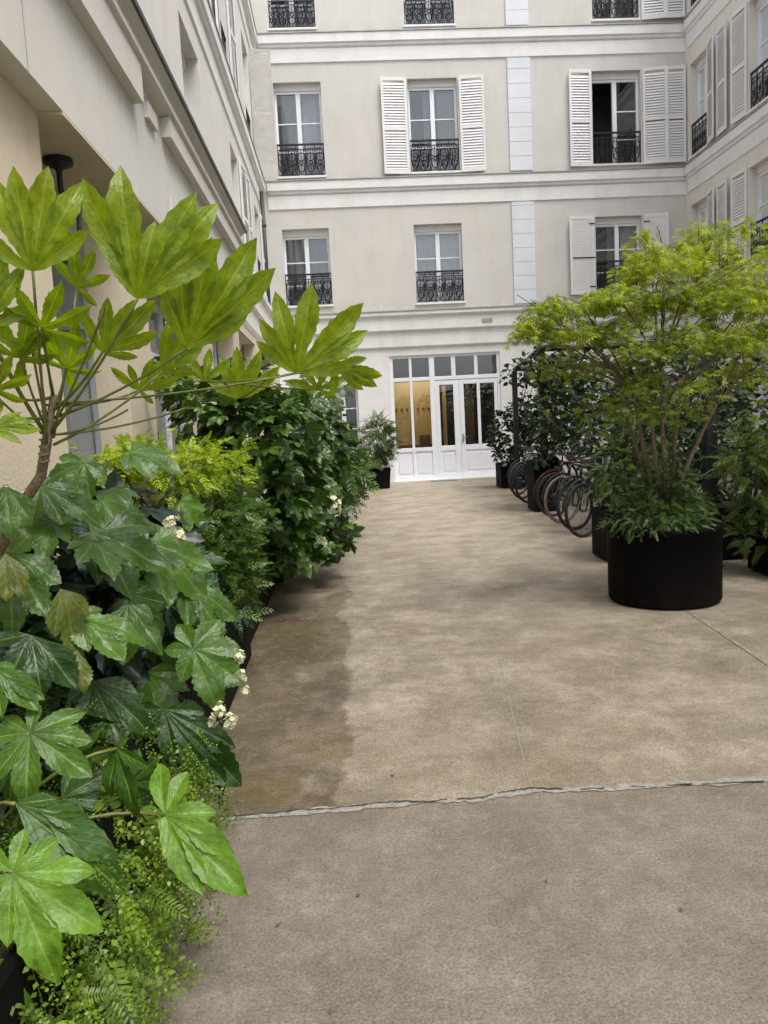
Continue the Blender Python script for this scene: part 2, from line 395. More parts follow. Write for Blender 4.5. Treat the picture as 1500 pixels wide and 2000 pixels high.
# ================================================================ ground
def groundmat():
    m, nt, N = newmat('worn_concrete')
    g = N('NewGeometry'); P = g.outputs['Position']; s = N('SeparateXYZ', ins={0: P})
    big = N('TexNoise', ins={0: P, 2: .55, 3: 5, 4: .6}).outputs[0]
    med = N('TexNoise', ins={0: P, 2: 3.0, 3: 10, 4: .74}).outputs[0]
    fin = N('TexNoise', ins={0: P, 2: 110, 3: 4, 4: .75}).outputs[0]
    vf = N('TexVoronoi', ins={0: P, 2: 210}).outputs[0]
    lay = N('TexNoise', ins={0: N('Mapping', ins={0: P, 3: (1, 1, 1)}).outputs[0], 2: 2.0, 3: 12, 4: .76, 8: .15}).outputs[0]
    near = ramp(N, med, [(.3, (.126, .105, .078)), (.5, (.172, .145, .111)), (.72, (.245, .211, .166))])
    far = ramp(N, lay, [(.34, (.145, .117, .082)), (.47, (.205, .170, .125)), (.56, (.275, .235, .178)), (.70, (.40, .35, .28))])
    bx_ = N('Math', operation='ABSOLUTE', ins={0: N('Math', operation='SUBTRACT', ins={0: s.outputs[0], 1: .70}).outputs[0]}).outputs[0]
    b1_ = N('MapRange', ins={0: bx_, 1: .0, 2: .22, 3: .038, 4: 0.}).outputs[0]
    b2_ = N('MapRange', ins={0: s.outputs[0], 1: .9, 2: 3.9, 3: 0., 4: -.165}).outputs[0]
    e = N('Math', operation='ADD', ins={0: N('Math', operation='ADD', ins={0: b1_, 1: b2_}).outputs[0], 1: 2.838})   # slab joint
    side = N('Math', operation='GREATER_THAN', ins={0: s.outputs[1], 1: e.outputs[0]})
    col = mixc(N, side.outputs[0], near, far)
    # ochre stains on the right and towards the rear
    oc = N('TexNoise', ins={0: N('Vector' + 'Math', operation='ADD', ins={0: P, 1: (5, 3, 0)}).outputs[0], 2: .9, 3: 10, 4: .75}).outputs[0]
    ocm = ramp(N, oc, [(.5, (0, 0, 0)), (.68, (.55, .55, .55))])
    ocs = N('Math', operation='MULTIPLY', ins={0: ocm, 1: side.outputs[0]})
    col = mixc(N, ocs.outputs[0], col, (.20, .155, .085))
    # damp edge along the planters
    wx = N('TexNoise', ins={0: N('Mapping', ins={0: P, 3: (.0, 1., 1)}).outputs[0], 2: .7, 3: 7, 4: .5}).outputs[0]
    lim = N('Math', operation='MULTIPLY_ADD', ins={0: wx, 1: .55, 2: -.46})
    lim2 = N('Math', operation='ADD', ins={0: lim.outputs[0], 1: N('Math', operation='MULTIPLY', ins={0: med, 1: .30}).outputs[0]})
    dx = N('Math', operation='SUBTRACT', ins={0: lim2.outputs[0], 1: s.outputs[0]})
    wet = N('MapRange', ins={0: dx.outputs[0], 1: 0., 2: .03, 3: 0., 4: 1.})
    fade = N('MapRange', ins={0: s.outputs[1], 1: 11., 2: 6., 3: 0., 4: 1.})
    w1 = N('Math', operation='MULTIPLY', ins={0: wet.outputs[0], 1: side.outputs[0]}); w2 = N('Math', operation='MULTIPLY', ins={0: w1.outputs[0], 1: fade.outputs[0]})
    dry = N('TexNoise', ins={0: P, 2: 2.6, 3: 3}).outputs[0]
    w3 = N('Math', operation='MULTIPLY', ins={0: w2.outputs[0], 1: ramp(N, dry, [(.34, (.45, .45, .45)), (.42, (1, 1, 1)), (.66, (.85, .85, .85))])})
    col = mixc(N, w3.outputs[0], col, mixc(N, 1.0, col, (.55, .505, .43), 'MULTIPLY'))
    moss = N('Math', operation='MULTIPLY', ins={0: w2.outputs[0], 1: ramp(N, oc, [(.5, (0, 0, 0)), (.64, (.7, .7, .7))])})
    col = mixc(N, moss.outputs[0], col, (.11, .085, .025))
    # dark green-brown stain by the planters, paler zone painting the stronger daylight on the rear paving
    dst = N('VectorMath', operation='DISTANCE', ins={0: N('Mapping', ins={0: P, 3: (1.5, .6, 1)}).outputs[0], 1: (-.60, 3.05, 0)}).outputs[1]
    dn = N('Math', operation='MULTIPLY_ADD', ins={0: med, 1: .5, 2: dst}).outputs[0]
    col = mixc(N, N('MapRange', ins={0: dn, 1: .35, 2: .68, 3: .85, 4: 0.}).outputs[0], col, (.075, .058, .022))
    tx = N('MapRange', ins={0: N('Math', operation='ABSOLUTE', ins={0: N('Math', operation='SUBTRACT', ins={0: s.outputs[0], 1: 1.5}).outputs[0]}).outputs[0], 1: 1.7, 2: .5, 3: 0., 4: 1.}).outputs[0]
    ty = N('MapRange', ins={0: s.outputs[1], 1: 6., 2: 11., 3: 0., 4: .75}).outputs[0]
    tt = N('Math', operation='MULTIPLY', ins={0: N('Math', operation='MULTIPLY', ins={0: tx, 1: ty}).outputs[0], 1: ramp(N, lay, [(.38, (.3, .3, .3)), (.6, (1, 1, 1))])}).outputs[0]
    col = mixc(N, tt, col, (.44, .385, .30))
    # speckle
    col = mixc(N, .55, col, mixc(N, 1.0, col, ramp(N, fin, [(.36, (.30, .30, .30)), (.64, (1.75, 1.72, 1.68))]), 'MULTIPLY'))
    sp = N('TexNoise', ins={0: P, 2: 22, 3: 3}).outputs[0]
    col = mixc(N, ramp(N, sp, [(.66, (0, 0, 0)), (.75, (.5, .5, .5))]), col, (.10, .08, .06))
    col = mixc(N, ramp(N, N('TexNoise', ins={0: P, 2: 13, 3: 6, 4: .8}).outputs[0], [(.5, (0, 0, 0)), (.75, (.4, .4, .4))]), col, (.36, .32, .27))
    gr = N('TexNoise', ins={0: P, 2: 34, 3: 5, 4: .8}).outputs[0]
    col = mixc(N, .35, col, mixc(N, 1.0, col, ramp(N, gr, [(.36, (.6, .6, .6)), (.64, (1.38, 1.37, 1.35))]), 'MULTIPLY'))
    h = N('Math', operation='ADD', ins={0: fin, 1: N('Math', operation='MULTIPLY', ins={0: vf, 1: .5}).outputs[0]})
    b = N('Bump', ins={'Strength': .8, 'Distance': .005, 'Height': h.outputs[0]})
    ro = N('MapRange', ins={0: w3.outputs[0], 1: 0., 2: 1., 3: .6, 4: .42})
    p = N('BsdfPrincipled', ins={'Base Color': col, 'Roughness': ro.outputs[0], 'Normal': b.outputs[0], 'Specular IOR Level': .55}); N('OutputMaterial', ins={0: p.outputs[0]})
    return m
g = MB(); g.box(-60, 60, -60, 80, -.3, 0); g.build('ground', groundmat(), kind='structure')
# joint between the slabs
cpts = [(380,1603),(425,1598),(530,1590),(620,1583),(700,1577),(735,1572),(790,1570),(850,1566),(900,1563),(950,1560),(985,1551),(1040,1543),(1120,1546),(1200,1541),(1300,1534),(1400,1530),(1500,1526),(1700,1518),(2400,1500)]
cp = [gnd(*p) for p in cpts]
def dense(P, n=14, amp=.006):
    out = []
    for i in range(len(P) - 1):
        for k in range(n):
            q = P[i].lerp(P[i+1], k / n); out.append(Vector((q.x, q.y + random.uniform(-amp, amp), 0)))
    return out
ln = dense(cp, 12, .003)
mb = MB(); hi = lo = .014
for i in range(len(ln)):
    hm = .05 if ln[i].x > .9 else .032; hi = min(hm, max(.005, hi + random.uniform(-.007, .007))); lo = min(hm, max(.004, lo + random.uniform(-.007, .007)))
    mb.v += [(ln[i].x, ln[i].y - lo, .003), (ln[i].x, ln[i].y + hi, .003)]
for i in range(len(ln) - 1): mb.f.append((2*i, 2*i+2, 2*i+3, 2*i+1))
mb.build('joint_mortar', MAT['mortar'], kind='structure')
mb = MB(); w0 = .002; off = 0.; gap = 0
for i in range(len(ln) - 1):
    if gap > 0: gap -= 1; w0 = .0022; continue
    if random.random() < (.10 if ln[i].x > .7 else .02): gap = random.randint(1, 12 if ln[i].x > .7 else 3); continue
    w1 = min(.0055, max(.0020, w0 + random.uniform(-.0014, .0014))); o1 = min(.012, max(-.010, off + random.uniform(-.004, .004)))
    mb.quad((ln[i].x, ln[i].y - w0 + off, .0065), (ln[i+1].x, ln[i+1].y - w1 + o1, .0065), (ln[i+1].x, ln[i+1].y + w1 + o1, .0065), (ln[i].x, ln[i].y + w0 + off, .0065)); w0 = w1; off = o1
mb.build('ground_crack', MAT['crack'], kind='structure')
# mossy slot drain at the right and thin score line
a, b_ = gnd(1345, 1195), gnd(1530, 1318)
mb = MB(); dd = (b_ - a).normalized(); nn = Vector((-dd.y, dd.x, 0)) * .014
mb.quad(*(tuple(v + Vector((0, 0, .004))) for v in (a - nn, b_ - nn, b_ + nn, a + nn))); mb.build('ground_slot', MAT['slot'], kind='structure')
a, b_ = gnd(962, 1235), gnd(1034, 1530)
mb = MB(); nn = Vector((.0025, 0, 0)); mb.quad(*(tuple(v + Vector((0, 0, .003))) for v in (a - nn, b_ - nn, b_ + nn, a + nn)))
mb.build('ground_score', MAT['score'], kind='structure')
for i, (px, py, lab) in enumerate([(767, 1518, 'dark dry leaf lying on the concrete just beyond the crack, left of centre'), (1330, 1777, 'small dark fallen leaf on the near slab at the right'),
                      (1068, 1722, 'tiny dark leaf scrap on the near slab right of centre'), (645, 1976, 'dark fallen leaf scrap at the bottom edge of the concrete'), (547, 1808, 'small dark scrap on the near slab close to the trailing plants'), (704, 1750, 'small brown leaf scrap on the near slab left of centre')]):
    fo = Foliage(); q = gnd(px, py); fo.scatter(T_OV, np.array([[q.x, q.y, .006]]), rdirs(1) * np.array([1, 1, .05]), np.array([[0, 0, 1.]]), np.array([.015 if i else .024]))
    fo.build('fallen_leaf', MAT['litter'], label=lab, cat='fallen leaf', group='fallen leaf scraps on the concrete')
# ================================================================ walls
YR = 20.7; XL = -1.75; XR = 9.42
def T_rear(u, d, z): return (u, YR + d, z)
def T_left(u, d, z): return (XL - d, u, z)
def T_right(u, d, z): return (XR + d, u, z)
def wall(T, u0, u1, z0, z1, ops, rev=.22):
    us = sorted({u0, u1, *[x for o in ops for x in o[:2]]}); zs = sorted({z0, z1, *[x for o in ops for x in o[2:4]]})
    mb = MB(T)
    for i in range(len(us) - 1):
        for j in range(len(zs) - 1):
            uc = (us[i] + us[i+1]) / 2; zc = (zs[j] + zs[j+1]) / 2
            if any(o[0] < uc < o[1] and o[2] < zc < o[3] for o in ops): continue
            mb.quad((us[i], 0, zs[j]), (us[i+1], 0, zs[j]), (us[i+1], 0, zs[j+1]), (us[i], 0, zs[j+1]))
    for o in ops:
        a, b, c, d = o[:4]
        mb.quad((a, 0, c), (a, rev, c), (a, rev, d), (a, 0, d)); mb.quad((b, 0, c), (b, rev, c), (b, rev, d), (b, 0, d))
        mb.quad((a, 0, d), (a, rev, d), (b, rev, d), (b, 0, d)); mb.quad((a, 0, c), (a, rev, c), (b, rev, c), (b, 0, c))
    mb.quad((u0, 0, z1), (u1, 0, z1), (u1, 4, z1), (u0, 4, z1))
    mb.quad((u0, 4, z0), (u1, 4, z0), (u1, 4, z1), (u0, 4, z1))
    return mb
def curtain_mb(T, u0, u1, z0, z1, d, n=26, amp=.025, k=9):
    mb = MB(T); vs = []
    for i in range(n + 1):
        u = u0 + (u1 - u0) * i / n; y = d + amp * math.sin(i * k / n * PI + math.sin(i * .8)) ; vs += [(u, y, z0), (u, y * 1.0 + .01, z1)]
    mb.add(vs, [(2*i, 2*i+2, 2*i+3, 2*i+1) for i in range(n)]); return mb
def window(T, bld, u0, u1, z0, z1, rev=.22, curtains='white', rail=True, bars=(.36, .68), box=.16, openleft=False, sill=True):
    f = MB(T); d0, d1 = rev - .05, rev + .02; top = z1 - box
    f.box(u0, u0 + .06, d0, d1, z0, top); f.box(u1 - .06, u1, d0, d1, z0, top)
    f.box(u0 + .06, u1 - .06, d0, d1, top - .06, top); f.box(u0 + .06, u1 - .06, d0, d1, z0, z0 + .09)
    m = (u0 + u1) / 2; f.box(m - .055, m + .055, d0 - .015, d1, z0 + .09, top - .06)
    for t in bars:
        z = top - (top - z0) * t
        if not openleft: f.box(u0 + .06, m - .055, d0 + .01, d1 - .01, z - .014, z + .014)
        f.box(m + .055, u1 - .06, d0 + .01, d1 - .01, z - .014, z + .014)
    w = f.build('window', MAT['white'], bld)
    if box: 
        h = MB(T); h.box(u0, u1, d0 - .03, d1, top + .002, z1 - .002); h.build('head_board', MAT['stone'], w)
    if sill:
        s = MB(T); s.box(u0 - .03, u1 + .03, -.05, rev - .052, z0 + .002, z0 + .05); s.build('sill', MAT['stone'], w)
    g = MB(T); mid = (d0 + d1) / 2
    if not openleft: g.quad((u0 + .06, mid, z0 + .09), (m - .055, mid, z0 + .09), (m - .055, mid, top - .06), (u0 + .06, mid, top - .06))
    g.quad((m + .055, mid, z0 + .09), (u1 - .06, mid, z0 + .09), (u1 - .06, mid, top - .06), (m + .055, mid, top - .06))
    g.build('pane', MAT['glass'], w)
    r = MB(T); a, b, c, dd, e, h = u0 - .05, u1 + .05, z0 - .05, z1 + .05, rev + .03, 1.6
    r.quad((a, h, c), (b, h, c), (b, h, dd), (a, h, dd)); r.quad((a, e, c), (a, h, c), (a, h, dd), (a, e, dd)); r.quad((b, e, c), (b, h, c), (b, h, dd), (b, e, dd))
    r.quad((a, e, dd), (b, e, dd), (b, h, dd), (a, h, dd)); r.quad((a, e, c), (b, e, c), (b, h, c), (a, h, c)); r.build('room', MAT['room'], w)
    if curtains == 'white':
        curtain_mb(T, u0 + .05, m - .03, z0 + .05, top, rev + .12).build('curtain', MAT['curtain'], w, smooth=True)
        curtain_mb(T, m + .03, u1 - .05, z0 + .05, top, rev + .12).build('curtain', MAT['curtain'], w, smooth=True)
    elif curtains == 'net':
        curtain_mb(T, u0 + .05, u1 - .05, z0 + .05, top, rev + .14, 40).build('curtain', MAT['curtaind'], w, smooth=True)
    elif curtains == 'side':
        curtain_mb(T, u0 + .42, m - .03, z0 + .05, top, rev + .12, 14).build('curtain', MAT['curtaind'], w, smooth=True)
        curtain_mb(T, m + .15, u1 - .05, z0 + .05, top, rev + .12, 18).build('curtain', MAT['curtaind'], w, smooth=True)
    if rail: railing(T, bld, u0, u1, z0)
    return w
def railing(T, bld, u0, u1, z0, d=.05):
    mb = MB(T); H = .86
    mb.box(u0, u1, d - .022, d + .022, z0 + H - .03, z0 + H + .012); mb.box(u0, u1, d - .01, d + .01, z0 + H - .14, z0 + H - .122)
    mb.box(u0, u1, d - .01, d + .01, z0 + .10, z0 + .118)
    n = 5; w = (u1 - u0) / n
    for i in range(n + 1):
        x = min(max(u0 + i * w, u0 + .01), u1 - .01); mb.box(x - .009, x + .009, d - .009, d + .009, z0 + .05, z0 + H - .03)
    zb, zt = z0 + .118, z0 + H - .14; h = (zt - zb)
    for i in range(n):
        c = u0 + (i + .5) * w
        for j, (zc, r) in enumerate(((zb + h * .24, .085), (zb + h * .72, .10), (zb + h * .48, .045))):
            mb.tube([(c + r * math.cos(q), d, zc + r * math.sin(q)) for q in [k * PI / 6 for k in range(12)]], .011, 4, closed=True)
        for s in (-1, 1):
            pts = [(c + s * (.02 + .085 * math.sin(t * 2.6)), d, zb + h * t) for t in [k / 9 for k in range(10)]]
            mb.tube(pts, .010, 4)
            sp = [(c + s * (.06 + (.045 - .004 * k) * math.cos(k * .7)), d, zb + h * .5 + (.06 - .005 * k) * math.sin(k * .7)) for k in range(9)]
            mb.tube(sp, .009, 4)
        mb.box(c - .008, c + .008, d - .007, d + .007, zb, zt)
    return mb.build('railing', MAT['iron'], bld)
SHM = {}
def shutter(T, bld, uh, z0, z1, w, ang, side, solid=False, d0=-.03, label=None):
    """leaf hinged at uh; side -1 opens to smaller u; ang degrees away from the wall"""
    ca, sa = math.cos(D(ang)), math.sin(D(ang))
    def TT(x, y, z): return T(uh + side * (x * ca) + side * y * sa * 0, d0 - x * sa + y * ca, z)
    mb = MB(TT); t = .018
    mb.box(0, .06, -t, t, z0, z1); mb.box(w - .06, w, -t, t, z0, z1)
    zm = z0 + (z1 - z0) * .47
    for a, b in ((z0, z0 + .10), (zm - .04, zm + .04), (z1 - .08, z1)): mb.box(.06, w - .06, -t, t, a, b)
    if solid:
        for a, b in ((z0 + .10, zm - .04), (zm + .04, z1 - .08)):
            mb.box(.06, w - .06, -t * .2, t * .5, a, b); z = a + .03
            while z < b - .02: mb.box(.065, w - .065, -t * .7, -t * .21, z, z + .035); z += .05
    else:
        for a, b in ((z0 + .10, zm - .04), (zm + .04, z1 - .08)):
            z = a + .01
            while z < b - .06:
                mb.add([(.06, -.014, z), (w - .06, -.014, z), (w - .06, .010, z + .062), (.06, .010, z + .062), (.06, -.008, z + .001), (w - .06, -.008, z + .001), (w - .06, .018, z + .063), (.06, .018, z + .063)],
                       [(0,1,2,3),(4,5,6,7),(0,1,5,4),(2,3,7,6),(0,3,7,4),(1,2,6,5)])
                z += .068
    s = mb.build('shutter', MAT['shutter' if not (label and 'standing' in label) else 'oldshutter'], bld, label=label)
    if solid:
        for zz in (z0 + .2, zm, z1 - .2):
            h = MB(TT); h.box(-.02, w * .9 if zz == zm else .14, -t - .014, -t - .002, zz - .014, zz + .014); h.build('hinge' if zz != zm else 'bolt', MAT['iron'], s)
    return s
def cornice(T, bld, u0, u1, ztop, lip=.10, mat='stone', big=False):
    f = MB(T); f.prof([(0, ztop), (-lip - .02, ztop - .035), (-lip - .02, ztop - .06), (0, ztop - .055)], u0, u1); f.build('flashing', MAT['zinc'], bld)
    m = MB(T)
    m.prof([(0, ztop - .062), (-lip, ztop - .066), (-lip, ztop - .28), (-lip + .04, ztop - .30), (-lip + .045, ztop - .36), (0, ztop - .40)], u0, u1)
    m.prof([(0, ztop - .40), (-.03, ztop - .405), (-.03, ztop - .73), (0, ztop - .745)], u0, u1)
    m.build('cornice', MAT[mat], bld)
# ---------------------------------------------------------------- rear building
RB = empty('apartment_building', (3.9, YR + 2, 0), label='cream courtyard building straight ahead with the white glazed entrance and a pale quoin strip', cat='building')
W2 = [(-1.29, -.08, 4.72, 6.72), (2.14, 3.40, 4.66, 6.72), (6.97, 8.22, 4.74, 6.74)]
W3 = [(-1.29, -.08, 7.98, 10.34), (2.14, 3.42, 7.98, 10.34), (6.95, 8.24, 8.02, 10.40)]
W4 = [(-1.29, -.12, 11.58, 13.9), (2.14, 3.42, 11.58, 13.9), (7.0, 8.22, 11.60, 13.9)]
DOOR = (1.33, 4.30, 0.0, 3.36); GW = (-.35, .45, .95, 2.66); GW2 = (-1.5, -.75, .95, 2.66); GW3 = (5.6, 6.7, .9, 2.7); GW4 = (7.4, 8.5, .9, 2.7)
wall(T_rear, -1.80, XR, 3.56, 14.9, W2 + W3 + W4).build('wall', MAT['wall'], RB)
wall(T_rear, -1.80, XR, 0, 3.559, [DOOR, GW, GW2, GW3, GW4]).build('ground_floor_wall', MAT['stone'], RB)
cur = [['net', 'white', 'side'], ['net', 'side', None], ['side', 'net', 'side']]
for r, row in enumerate((W2, W3, W4)):
    for c, o in enumerate(row):
        window(T_rear, RB, *o, curtains=cur[r][c], openleft=(r == 1 and c == 2))
for o in (GW, GW2, GW3, GW4): window(T_rear, RB, *o, curtains='net' if o is GW else 'side', rail=False, box=0)
cornice(T_rear, RB, -1.6, XR, 11.53); cornice(T_rear, RB, -1.6, XR, 7.95)
f = MB(T_rear); f.prof([(0, 4.56), (-.22, 4.52), (-.22, 4.49), (0, 4.49)], -1.6, XR); f.build('flashing', MAT['zinc'], RB)
m = MB(T_rear)
m.prof([(0, 4.488), (-.20, 4.486), (-.20, 4.40), (-.165, 4.36), (-.13, 4.33), (-.13, 4.02), (-.10, 3.99), (-.06, 3.97), (-.06, 3.60), (-.04, 3.57), (0, 3.55)], -1.6, XR)
m.build('cornice', MAT['stone'], RB)
# white quoin strip
for k, (za, zb) in enumerate(((4.58, 7.19), (7.98, 10.77), (11.56, 14.8))):
    q = MB(T_rear); z = za
    while z < zb - .05:
        h = min(.36, zb - z); q.box(4.74, 5.33, -.035, .001, z + .006, z + h - .006); z += .36
    q.box(4.745, 5.325, -.022, .001, za, zb); q.build('quoin_strip', MAT['quoin'], RB)
# shutters
shutter(T_rear, RB, 2.10, 7.99, 10.36, .66, 6, -1); shutter(T_rear, RB, 3.46, 7.99, 10.36, .64, 6, 1)
shutter(T_rear, RB, 6.92, 8.02, 10.42, .60, 5, -1); shutter(T_rear, RB, 8.28, 8.02, 10.42, .62, 10, 1); shutter(T_rear, RB, 8.88, 8.02, 10.42, .50, 4, 1, d0=-.1)
shutter(T_rear, RB, 6.92, 4.74, 6.76, .68, 6, -1, solid=True, label='closely boarded shutter with dark iron hinges and bolt'); shutter(T_rear, RB, 8.28, 4.74, 6.76, .62, 8, 1, solid=True, label='closely boarded shutter with dark iron hinges and bolt')
shutter(T_rear, RB, 8.28, 11.6, 13.9, .62, 8, 1); shutter(T_rear, RB, 8.88, 11.6, 13.9, .50, 4, 1, d0=-.1)
v = MB(T_rear); v.box(3.82, 4.10, -.145, -.131, 4.13, 4.22); v.build('vent_grille', MAT['zinc'], RB)
v = MB(T_rear); v.box(-1.36, -1.34, -.1, 0, 4.6, 4.62)
# glazed entrance
fr = MB(T_rear); u0, u1, _, zt = DOOR; d0, d1 = .05, .12
def post(a, b, z0, z1, dd=0): fr.box(a, b, d0 - dd, d1, z0, z1)
for a, b in ((1.33, 1.42), (1.85, 1.92), (2.39, 2.53), (4.22, 4.30)): post(a, b, .0, zt, .004)
for a, b in ((2.99, 3.10), (3.61, 3.70)): post(a, b, 2.78, zt - .07)
for a, b in ((1.42, 1.85), (1.92, 2.39), (2.53, 4.22)):
    post(a, b, zt - .07, zt); post(a, b, 2.68, 2.78)
    if b < 2.5: post(a, b, .80, .90); post(a, b, 0, .14)
ent = fr.build('entrance_frame', MAT['white'], RB, bevel=.006)
for a, b in ((1.42, 1.85), (1.92, 2.39)):
    pn = MB(T_rear); pn.box(a, b, d0 + .03, d1, .14, .80); pn.box(a + .06, b - .06, d0 + .015, d0 + .03, .22, .72); pn.build('panel', MAT['white'], ent)
md = .09
for a, b in ((1.42, 1.85), (1.92, 2.39), (2.53, 2.99), (3.10, 3.61), (3.70, 4.22)):
    gl = MB(T_rear); gl.quad((a, md, 2.78), (b, md, 2.78), (b, md, zt - .07), (a, md, zt - .07)); gl.build('pane', MAT['glass'], ent)
for a, b in ((1.42, 1.85), (1.92, 2.39)):
    gl = MB(T_rear); gl.quad((a, md, .9), (b, md, .9), (b, md, 2.68), (a, md, 2.68)); gl.build('pane', MAT['glass'], ent)
for a, b, gs in ((2.535, 3.175, [(2.64, 3.02)]), (3.18, 4.215, [(3.30, 3.66), (3.74, 4.13)])):
    dr = MB(T_rear); e0, e1 = .06, .11; g0, g1 = gs[0][0], gs[-1][1]
    dr.box(a, g0, e0, e1, .03, 2.67); dr.box(g1, b, e0, e1, .03, 2.67); dr.box(g0, g1, e0, e1, 2.55, 2.67); dr.box(g0, g1, e0, e1, .78, .92); dr.box(g0, g1, e0, e1, .03, .17)
    if len(gs) > 1: dr.box(gs[0][1], gs[1][0], e0, e1, .92, 2.55)
    dr.box(g0, g1, e0 + .02, e1, .17, .78); dr.box(g0 + .05, g1 - .05, e0 + .008, e0 + .02, .24, .71)
    dd = dr.build('door', MAT['white'], RB, bevel=.005)
    for x0, x1 in gs:
        q = MB(T_rear); q.quad((x0, .09, .92), (x1, .09, .92), (x1, .09, 2.55), (x0, .09, 2.55)); q.build('pane', MAT['glass'], dd)
    if len(gs) > 1:
        q = MB(T_rear); q.box(a + .04, a + .07, .03, .06, 1.0, 1.22); q.box(a + .04, a + .17, .01, .03, 1.12, 1.145); q.build('handle', MAT['steel'], dd)
th = MB(T_rear); th.box(1.3, 4.34, -.12, .2, .004, .028); th.build('threshold', MAT['stone'], RB)
# lobby behind the entrance
lb = MB(T_rear); a, b, c, h = 1.1, 4.5, 3.5, .14
lb.quad((a, h, 0), (a, c, 0), (a, c, 3.5), (a, h, 3.5)); lb.quad((b, h, 0), (b, c, 0), (b, c, 3.5), (b, h, 3.5)); lb.quad((a, c, 0), (b, c, 0), (b, c, 3.5), (a, c, 3.5)); lb.quad((a, h, 3.5), (b, h, 3.5), (b, c, 3.5), (a, c, 3.5))
lb.build('lobby', MAT['room'], RB)
lw = MB(T_rear); lw.box(1.45, 2.62, 1.6, 1.7, .95, 2.75); lw.box(2.92, 3.02, 1.6, 1.7, .8, 2.6); lw.build('lobby_panel', MAT['roomw'], RB)
lw = MB(T_rear)
for k in range(7): x = 1.55 + k * .155; lw.box(x, x + .05, 1.57, 1.598, 1.93 + .02 * (k % 2), 2.01)
lw.box(1.98, 2.02, 1.5, 1.56, 1.3, 1.62); lw.box(1.46, 1.52, 1.4, 1.5, .8, 2.1); lw.box(2.2, 2.5, 1.45, 1.55, 1.0, 1.22); lw.build('lobby_hooks', MAT['wood'], RB)
lw = MB(T_rear); lw.box(1.3, 2.6, 1.3, 1.7, 0, .95); lw.box(3.35, 3.75, 1.2, 1.3, .2, 2.5); lw.box(2.66, 2.80, 1.2, 1.3, .1, 2.6); lw.build('lobby_furniture', MAT['wood'], RB)
lw = MB(T_rear); lw.box(1.5, 2.7, .7, 1.1, 3.44, 3.47); lw.build('lobby_lamp', MAT['lamp'], RB)
# ---------------------------------------------------------------- left building
LB = empty('apartment_building', (XL - 2, 8, 0), label='cream building along the left side with a deep cornice, stone fascia and recessed ground floor', cat='building')
L2 = [(10.25, 11.55, 4.75, 6.75), (5.6, 6.9, 4.75, 6.75), (14.6, 15.6, 4.75, 6.75), (18.4, 19.4, 4.75, 6.75)]
L3 = [(14.1, 15.4, 8.0, 10.35), (10.25, 11.55, 8.0, 10.35), (18.0, 19.2, 8.0, 10.35), (5.6, 6.9, 8.0, 10.35)]
wall(T_left, -6, YR, 3.3, 14.9, L2 + L3, rev=.25).build('wall', MAT['fascia'], LB)
for i, o in enumerate(L2 + L3): window(T_left, LB, *o, rev=.25, curtains=['net', 'side', 'net', 'side'][i % 4], rail=True)
cornice(T_left, LB, -6, YR - .2, 7.87, lip=.12); cornice(T_left, LB, -6, YR - .2, 11.5, lip=.14)
shutter(T_left, LB, 15.72, 4.76, 6.82, .62, 3, 1); shutter(T_left, LB, 16.36, 4.76, 6.82, .6, 3, 1); shutter(T_left, LB, 19.45, 4.76, 6.8, .6, 3, 1)
shutter(T_left, LB, 15.45, 8.02, 10.3, .62, 4, 1); shutter(T_left, LB, 14.05, 8.02, 10.3, .62, 4, -1)
shutter(T_left, LB, 19.25, 7.9, 10.5, .50, 82, 1, label='shutter standing straight out from the wall near the corner')
p = MB(); p.tube([(XL + .08, 19.75, .05), (XL + .08, 19.75, 3.2)], .05, 10); p.tube([(XL + .08, 19.75, 4.5), (XL + .08, 19.75, 7.4)], .05, 10)
for z in (.8, 2.2, 5.2, 6.6): p.lathe([(.05, -.03), (.066, -.03), (.066, .03), (.05, .03)], (XL + .08, 19.75, z), 10)
p.build('downpipe', MAT['darklip'], LB, smooth=True)
def TX(u, d, z): return (d, u, z)       # profile d is world x
# deep near cornice, projecting over the ground floor
c = MB(TX)
c.prof([(XL, 4.62), (-1.29, 4.475), (-1.36, 4.44), (-1.375, 4.36), (-1.335, 4.345), (-1.335, 4.30), (-1.37, 4.28), (-1.45, 4.27), (XL, 4.27)], -6, 12.0)
c.build('cornice', MAT['fascia'], LB)
c = MB(TX); c.prof([(XL, 4.655), (-1.27, 4.515), (-1.27, 4.47), (-1.285, 4.47), (XL, 4.623)], -6, 12.0); c.build('flashing', MAT['darklip'], LB)
c = MB(TX); c.prof([(-1.45, 3.29), (-1.45, 4.268), (XL - .8, 4.268), (XL - .8, 3.29)], -6, 12.0); c.build('fascia', MAT['fascia'], LB)
c = MB(TX); c.prof([(-1.449, 3.99), (-1.365, 3.99), (-1.365, 4.268), (-1.449, 4.268)], -6, 6.2); c.prof([(-1.449, 4.10), (-1.365, 4.10), (-1.365, 4.268), (-1.449, 4.268)], 7.16, 12.0)
c.prof([(-1.449, 4.03), (-1.41, 4.03), (-1.41, 4.15), (-1.449, 4.15)], 6.55, 6.85); c.build('frieze', MAT['fascia'], LB)
c = MB(TX)
for y in (2.95, 4.08, 9.3): c.prof([(-1.4515, 3.29), (-1.4495, 3.29), (-1.4495, 3.985), (-1.4515, 3.985)], y, y + .010)
c.build('fascia_joint', MAT['zinc'], LB)
c = MB(TX); c.prof([(-1.449, 3.30), (-1.425, 3.30), (-1.425, 3.62), (-1.449, 3.62)], 7.3, 11.9); c.build('fascia_board', MAT['fascia'], LB)
